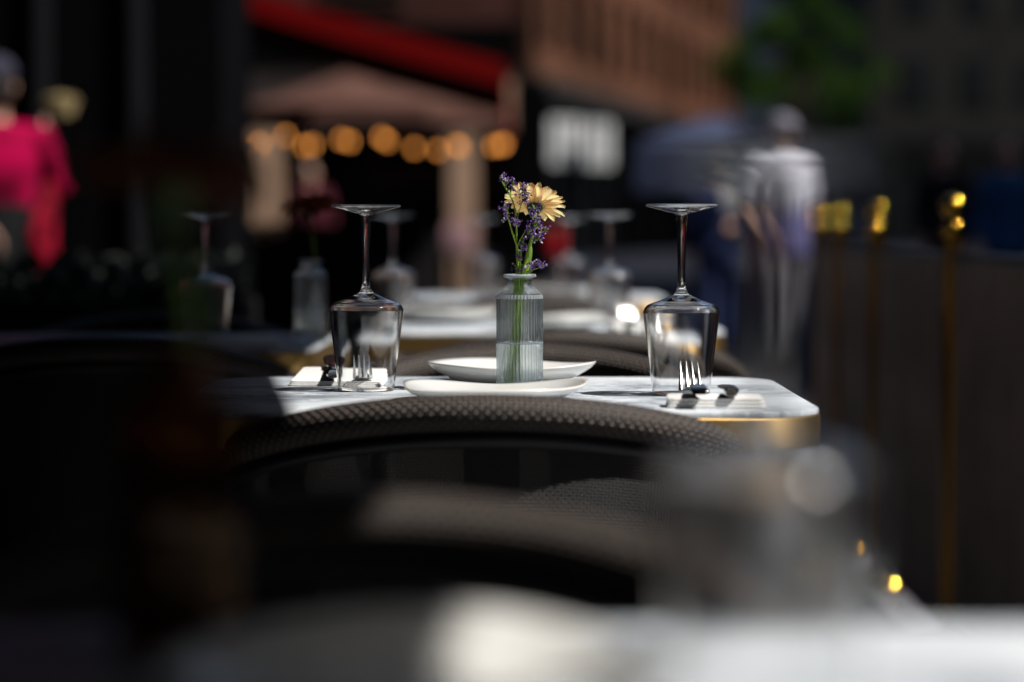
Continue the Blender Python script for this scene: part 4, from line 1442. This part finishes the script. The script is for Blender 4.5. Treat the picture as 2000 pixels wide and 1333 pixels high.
PX = [(1860, 5.20), (1712, 6.30), (1640, 7.0), (1600, 7.62)]
posts = []
labs = ['tallest brass post in view at the right, two glints on its ball top', 'slimmer brass post left of the tallest one, ball top glinting',
        'small brass post beside the person in the grey cap, third along the barrier', 'last brass post of the barrier, half behind the third']
for i, (px, Y) in enumerate(PX):
    x = at(px, 445, Y).x
    if i == 0: post0 = make_post(labs[0], (x, Y, FL)); posts.append((x, Y))
    else: dup(post0, labs[i], (x, Y, FL)); posts.append((x, Y))
dup(post0, 'brass post standing nearest the camera, holding the front end of the first barrier panel', (1.02, 3.9, FL))
posts = [(1.02, 3.9)] + posts
plabs = ['taupe fabric barrier panel at the right picture edge', 'taupe fabric barrier panel between the first and second brass posts',
         'narrow taupe barrier panel between the second and third brass posts', 'narrowest taupe barrier panel between the last two brass posts']
for i in range(4):
    (x0, y0), (x1, y1) = posts[i], posts[i + 1]
    d = Vector((x1 - x0, y1 - y0, 0)); L = d.length
    t = thing('barrier_panel', plabs[i], 'barrier', (x0, y0, FL), math.atan2(d.y, d.x), 'fabric barrier panels between the brass posts')
    g0, g1 = 0.026, L - 0.026
    def ff(u, v, off=0.0):
        x = g0 + 0.012 + (g1 - g0 - 0.024) * u
        return (x, off + (0.004 + 0.007 * v * (1 - v) * 4) * math.sin(u * L * 52 + 1.5 * math.sin(u * L * 11)), 0.085 + (0.865 - 0.085) * v), (u, v)
    p = MB(); p.grid(lambda u, v: ff(u, v, -0.003), 90, 8); p.grid(lambda u, v: ff(u, v, 0.003), 90, 8)
    p.build('fabric', M['panel'], t, fix=False, angle=180)
    MB().tube([(g0, 0, 0.875), (g1, 0, 0.875)], 0.012, 12).build('top_rail', M['black_metal'], t)
    MB().tube([(g0, 0, 0.075), (g1, 0, 0.075)], 0.012, 12).build('bottom_rail', M['black_metal'], t)


RZ = -0.06
# ================================================================== PEOPLE
def person(label, loc, rz, H=1.74, shirt=None, trousers=None, hair=None, cap=None, arms=None, sleeve=0.55, vox=0.010, lean=0.0, stride=0.12,
           seated=False, shirt_z0=0.80, skirt=None, scarf=False, group=None, longhair=False):
    """front is -Y. arms: {side: (elbow, wrist)} in a 1.74 m figure"""
    t = thing('person', label, 'person', loc, rz, group)
    k = H / 1.74
    S = Matrix.Scale(k, 4)
    A = {-1: ((-0.235, 0.02, 1.13), (-0.235, -0.08, 0.90)), 1: ((0.235, 0.02, 1.13), (0.235, -0.08, 0.90))}
    if arms: A.update(arms)
    hipz = 0.92 if not seated else 0.50
    dz = hipz - 0.92
    def Z(z): return z + dz
    def torso(mb, g, z0=0.84, z1=1.47, drape=0.0):
        lv = [(0.80, 0.160, 0.105), (0.90, 0.168, 0.112), (1.00, 0.150, 0.100), (1.10, 0.142, 0.098), (1.22, 0.160, 0.112), (1.32, 0.178, 0.115), (1.40, 0.170, 0.095), (1.44, 0.120, 0.075), (1.47, 0.062, 0.060), (1.50, 0.056, 0.056)]
        pts, rr = [], []
        for z, a_, b_ in lv:
            if z < z0 - 1e-6 or z > z1 + 1e-6: continue
            ex = drape * max(0, 1.2 - z)
            pts.append((0, lean * (z - 0.9), Z(z))); rr.append((b_ + g + ex, a_ + g + ex))
        mb.tube(pts, rr, 24, up=Vector((0, 1, 0)))
    def leg_pts(s):
        if seated: return [(s * 0.09, 0, Z(0.93)), (s * 0.11, -0.42, Z(0.95)), (s * 0.11, -0.42, 0.09)]
        y = s * stride
        return [(s * 0.088, 0, 0.92), (s * 0.098, -0.02 + y * 0.55, 0.50), (s * 0.10, y + 0.02, 0.085)]
    def leg(mb, s, g):
        h, kn_, an = [Vector(p) for p in leg_pts(s)]
        mb.tube([h, lerp(h, kn_, 0.5), kn_, lerp(kn_, an, 0.35), an], [0.088 + g, 0.074 + g, 0.054 + g, 0.055 + g, 0.037 + g * 1.5], 16, up=Vector((0, 1, 0)))
    body = MB()
    torso(body, 0.0)
    hy = lean * 0.62
    body.tube([(0, hy, Z(1.44)), (0, hy - 0.01, Z(1.54))], 0.054, 14, up=Vector((0, 1, 0)))
    body.ell((0, hy - 0.018, Z(1.625)), (0.076, 0.094, 0.112), 20)
    body.ell((0, hy - 0.040, Z(1.565)), (0.052, 0.062, 0.055), 16)          # jaw
    body.tube([(0, hy - 0.100, Z(1.64)), (0, hy - 0.124, Z(1.595))], [0.010, 0.016], 10)  # nose
    for s in (-1, 1):
        body.ell((s * 0.078, hy - 0.01, Z(1.615)), (0.014, 0.024, 0.033), 10)
        leg(body, s, 0.0)
        an = Vector(leg_pts(s)[2])
        body.ell(an + Vector((0, -0.06, -0.045)), (0.04, 0.115, 0.034), 14)
        sh = Vector((s * 0.178, lean * 0.5, Z(1.395)))
        el, wr = Vector(A[s][0]), Vector(A[s][1])
        el.z = Z(el.z); wr.z = Z(wr.z)
        body.tube([(s * 0.10, lean * 0.5, Z(1.40)), sh, lerp(sh, el, 0.5), el, lerp(el, wr, 0.4), wr], [0.06, 0.057, 0.047, 0.038, 0.039, 0.026], 14, up=Vector((0, 1, 0)))
        d = (wr - el).normalized()
        side = d.cross(Vector((s, 0.2, 0.1))).normalized()
        palm = wr + d * 0.055
        body.tube([wr, wr + d * 0.03, wr + d * 0.085, wr + d * 0.10], [(0.018, 0.026), (0.016, 0.036), (0.015, 0.041), (0.010, 0.038)], 14, up=side.cross(d))
        curl = side.cross(d) * (0.022)
        for f in range(4):
            o_ = side * (-0.030 + 0.020 * f)
            L = (0.060, 0.074, 0.078, 0.066)[f]
            b0 = wr + d * 0.092 + o_
            body.tube([b0, b0 + d * L * 0.5 + curl * 0.35 + o_ * 0.12, b0 + d * L * 0.95 + curl * 1.1 + o_ * 0.12], [0.0100, 0.0094, 0.0080], 8)
        tb = wr + d * 0.03 + side * 0.030
        body.tube([tb, tb + side * 0.028 + d * 0.022 + curl * 0.3, tb + side * 0.034 + d * 0.055 + curl * 0.7], [0.013, 0.011, 0.009], 8)
    body.xf(S)
    body.build('body', M['skin'], t, remesh=vox)
    for s in (-1, 1):
        e = MB().ell((s * 0.032 * k, (hy - 0.101) * k, Z(1.645) * k), (0.012 * k, 0.008 * k, 0.008 * k), 10)
        e.build('eye', M['hair_dark'], t)
    m_ = MB().ell((0, (hy - 0.098) * k, Z(1.555) * k), (0.022 * k, 0.009 * k, 0.006 * k), 10)
    m_.build('mouth', M['maroon'], t)
    if shirt:
        sh_ = MB(); torso(sh_, 0.018, shirt_z0, 1.47, 0.05)
        for s in (-1, 1):
            sp0 = Vector((s * 0.178, lean * 0.5, Z(1.395)))
            el, wr = Vector(A[s][0]), Vector(A[s][1]); el.z = Z(el.z); wr.z = Z(wr.z)
            if sleeve <= 0.5:
                e_ = lerp(sp0, el, sleeve * 2)
                sh_.tube([(s * 0.09, lean * 0.5, Z(1.40)), sp0, e_], [0.072, 0.078, 0.066], 14, up=Vector((0, 1, 0)))
            else:
                e_ = lerp(el, wr, (sleeve - 0.5) * 2)
                sh_.tube([(s * 0.09, lean * 0.5, Z(1.40)), sp0, lerp(sp0, el, 0.5), el, e_], [0.072, 0.078, 0.066, 0.056, 0.046], 14, up=Vector((0, 1, 0)))
        sh_.xf(S); sh_.build('shirt', shirt, t, remesh=vox)
    if trousers:
        tr_ = MB()
        for s in (-1, 1): leg(tr_, s, 0.018)
        tr_.tube([(0, 0, Z(0.80)), (0, 0, Z(0.90)), (0, 0, Z(1.0))], [(0.10, 0.15), (0.13, 0.185), (0.117, 0.167)], 20, up=Vector((0, 1, 0)))
        tr_.xf(S); tr_.build('trousers', trousers, t, remesh=vox)
    if skirt:
        sk = MB(); sk.tube([(0, 0, 1.16), (0, 0, 1.02), (0, 0, 0.9), (0, 0.0, 0.62), (0, 0.0, 0.40)], [(0.122, 0.164), (0.125, 0.170), (0.14, 0.19), (0.18, 0.23), (0.22, 0.27)], 24, up=Vector((0, 1, 0)))
        sk.xf(S); sk.build('skirt', skirt, t)
    for s in (-1, 1):
        an = Vector(leg_pts(s)[2])
        so_ = MB(); so_.ell(an + Vector((0, -0.06, -0.042)), (0.048, 0.132, 0.042), 16)
        so_.tube([an + Vector((0, 0, -0.05)), an + Vector((0, 0, 0.02))], [0.052, 0.046], 12, up=Vector((0, 1, 0)))
        so_.xf(S); so_.build('shoe', M['leather'], t, remesh=0.012)
    if hair:
        hb = MB(); hb.ell((0, hy + 0.006, Z(1.655)), (0.086, 0.096, 0.098), 20)
        hb.ell((0, hy + 0.035, Z(1.60)), (0.080, 0.07, 0.09), 16)
        if longhair: hb.ell((0, hy + 0.06, Z(1.50)), (0.085, 0.05, 0.15), 16)
        hb.xf(S); hb.build('hair', hair, t, remesh=0.012)
    if cap:
        cb = MB(); cb.ell((0, hy - 0.008, Z(1.680)), (0.094, 0.108, 0.075), 20)
        cb.tube([(0, hy - 0.07, Z(1.668)), (0, hy - 0.13, Z(1.660)), (0, hy - 0.185, Z(1.650))], [(0.008, 0.085), (0.007, 0.080), (0.006, 0.05)], 16)
        cb.xf(S); cb.build('cap', cap, t, remesh=0.009)
    if scarf:
        sc_ = MB()
        sc_.tube(smooth_path([(-0.24, -0.04, 1.24), (-0.20, 0.05, 1.12), (-0.15, 0.12, 1.00), (-0.19, 0.12, 0.90), (-0.25, 0.10, 0.80)], 4), [(0.014, 0.030)] * 17, 12, up=Vector((0, 1, 0)))
        sc_.tube(smooth_path([(-0.24, -0.04, 1.24), (-0.23, 0.06, 1.08), (-0.22, 0.10, 0.96), (-0.24, 0.12, 0.86), (-0.27, 0.10, 0.80)], 4), [(0.014, 0.022)] * 17, 12, up=Vector((0, 1, 0)))
        sc_.tube(smooth_path([(-0.13, 0.12, 0.86), (-0.19, 0.13, 0.80), (-0.27, 0.11, 0.79)], 4), [(0.02, 0.045)] * 9, 12, up=Vector((0, 1, 0)))
        sc_.xf(S); sc_.build('scarf', M['crimson'], t, remesh=vox)
    return t


# woman in pink walking past the black shop, arm raised
wp = at(22, 445, 10.0)
person('person in magenta top and grey cap, crimson shawl over the raised arm, left edge', (wp.x - 0.06, 10.0, RZ), R(196), 1.70, shirt=M['pink'], trousers=M['black_cloth'], shirt_z0=1.10, skirt=M['black_cloth'],
       hair=M['hair_dark'], cap=M['dark_cap'], arms={-1: ((-0.27, -0.08, 1.20), (-0.24, -0.22, 1.37)), 1: ((0.16, 0.10, 1.18), (0.06, 0.20, 1.03))}, sleeve=0.72, scarf=True, vox=0.008)
hp_ = at(128, 208, 9.72)
fm = MB().lathe([(0, -0.05), (0.05, -0.045), (0.062, 0.0), (0.05, 0.03), (0.0, 0.05)], 20)
for k in range(9):
    a = k * 0.7
    fm.tube([(0.05 * math.cos(a), 0.05 * math.sin(a), 0.0), (0.066 * math.cos(a + .3), 0.066 * math.sin(a + .3), 0.02), (0.05 * math.cos(a + .6), 0.05 * math.sin(a + .6), 0.035)], 0.008, 6)
o = fm.build('straw_pouch', M['straw'], None, loc=(hp_.x - 0.01, 9.70, hp_.z))
tag(o, 'small straw coloured woven pouch held up by the person in magenta', 'pouch')

# man in cap
mp = at(1524, 445, 16.8)
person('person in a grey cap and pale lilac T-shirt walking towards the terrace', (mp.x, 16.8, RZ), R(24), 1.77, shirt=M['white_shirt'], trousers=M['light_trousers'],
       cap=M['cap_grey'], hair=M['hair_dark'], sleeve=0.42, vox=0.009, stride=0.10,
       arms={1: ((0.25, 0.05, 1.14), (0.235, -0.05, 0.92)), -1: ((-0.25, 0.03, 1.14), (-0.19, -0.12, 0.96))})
np_ = at(1402, 445, 19)
person('person in dark navy clothes seen from behind, a white bag held at the back', (np_.x, 19, RZ), R(185), 1.58, shirt=M['navy'], trousers=M['navy'], hair=M['hair_dark'], sleeve=0.95, vox=0.012,
       arms={-1: ((-0.25, 0.09, 1.14), (-0.13, 0.20, 1.12))})
bp = at(1428, 384, 18.7)
bg_ = MB()
bg_.loft([[(x, y, -0.10) for x, y in rrect(0.13, 0.07, 0.01, 3)], [(x * 1.05, y * 1.1, 0.0) for x, y in rrect(0.13, 0.07, 0.01, 3)], [(x, y * 0.7, 0.10) for x, y in rrect(0.13, 0.07, 0.01, 3)]])
bg_.tube(smooth_path([(-0.035, 0, 0.098), (-0.03, 0, 0.15), (0.03, 0, 0.15), (0.035, 0, 0.098)], 5), 0.004, 6)
o = bg_.build('paper_bag', M['white_board'], None, smooth=False, loc=(bp.x, 18.66, bp.z))
tag(o, 'small white paper bag held behind the back of the person in navy', 'bag')

for px, Y, H, sh, lab, rz in ((1842, 20, 1.72, M['black_cloth'], 'person in black clothes beyond the barrier, above the nearest brass post', 20),
                              (1968, 19, 1.70, M['blue_cloth'], 'person in a dark blue jacket beyond the barrier at the right edge', -15),
                              (604, 26.3, 1.70, M['maroon'], 'person in a maroon top standing under the parasol', 10)):
    q = at(px, 445, Y)
    person(lab, (q.x, Y, RZ), R(rz), H, shirt=sh, trousers=M['black_cloth'], hair=M['hair_dark'], sleeve=0.95, vox=0.013, stride=0.05)
q = at(893, 445, 21.0)
cs = thing('cafe_table', 'small black cafe table carrying a pale pink bag behind the planter', 'table', (q.x, 21.0, RZ))
MB().lathe([(0, 0.75), (0.34, 0.75), (0.35, 0.76), (0.345, 0.775), (0, 0.78)], 32).build('tabletop', M['black_metal'], cs)
MB().tube([(0, 0, 0.02), (0, 0, 0.75)], 0.03, 12).build('column', M['black_metal'], cs)
MB().lathe([(0, 0), (0.22, 0), (0.22, 0.012), (0.04, 0.03), (0, 0.03)], 24).build('base', M['black_metal'], cs)
bg_ = MB()
bg_.loft([[(x, y, 0) for x, y in rrect(0.26, 0.12, 0.03, 4)], [(x, y, 0.13) for x, y in rrect(0.29, 0.14, 0.04, 4)], [(x, y, 0.25) for x, y in rrect(0.22, 0.07, 0.02, 4)]])
bg_.tube(smooth_path([(-0.07, 0, 0.245), (-0.05, 0, 0.36), (0.05, 0, 0.36), (0.07, 0, 0.245)], 6), 0.008, 8)
o = bg_.build('handbag', M['palepink'], None, loc=(q.x, 21.0, 0.78 + RZ))
tag(o, 'pale pink handbag standing on the small black cafe table', 'bag')
q = at(1082, 445, 46)
person('small child in a red jacket far down the street behind the gerbera', (q.x, 46, RZ), R(0), 1.12, shirt=M['red_cloth'], trousers=M['black_cloth'], hair=M['hair_dark'], sleeve=0.95, vox=0.012, stride=0.06)

for o in C.objects:
    if o.type != 'MESH': continue
    if o.active_material and o.active_material.name.split('.')[0] in ('clear_glass', 'ribbed_glass', 'water'): o.cycles.is_caustics_caster = True
    elif o.name.split('.')[0] in ('tabletop', 'linen_napkin', 'wavy_plate', 'stem', 'dinner_fork', 'table_knife') and o.active_material.name != 'clear_glass': o.cycles.is_caustics_receiver = True
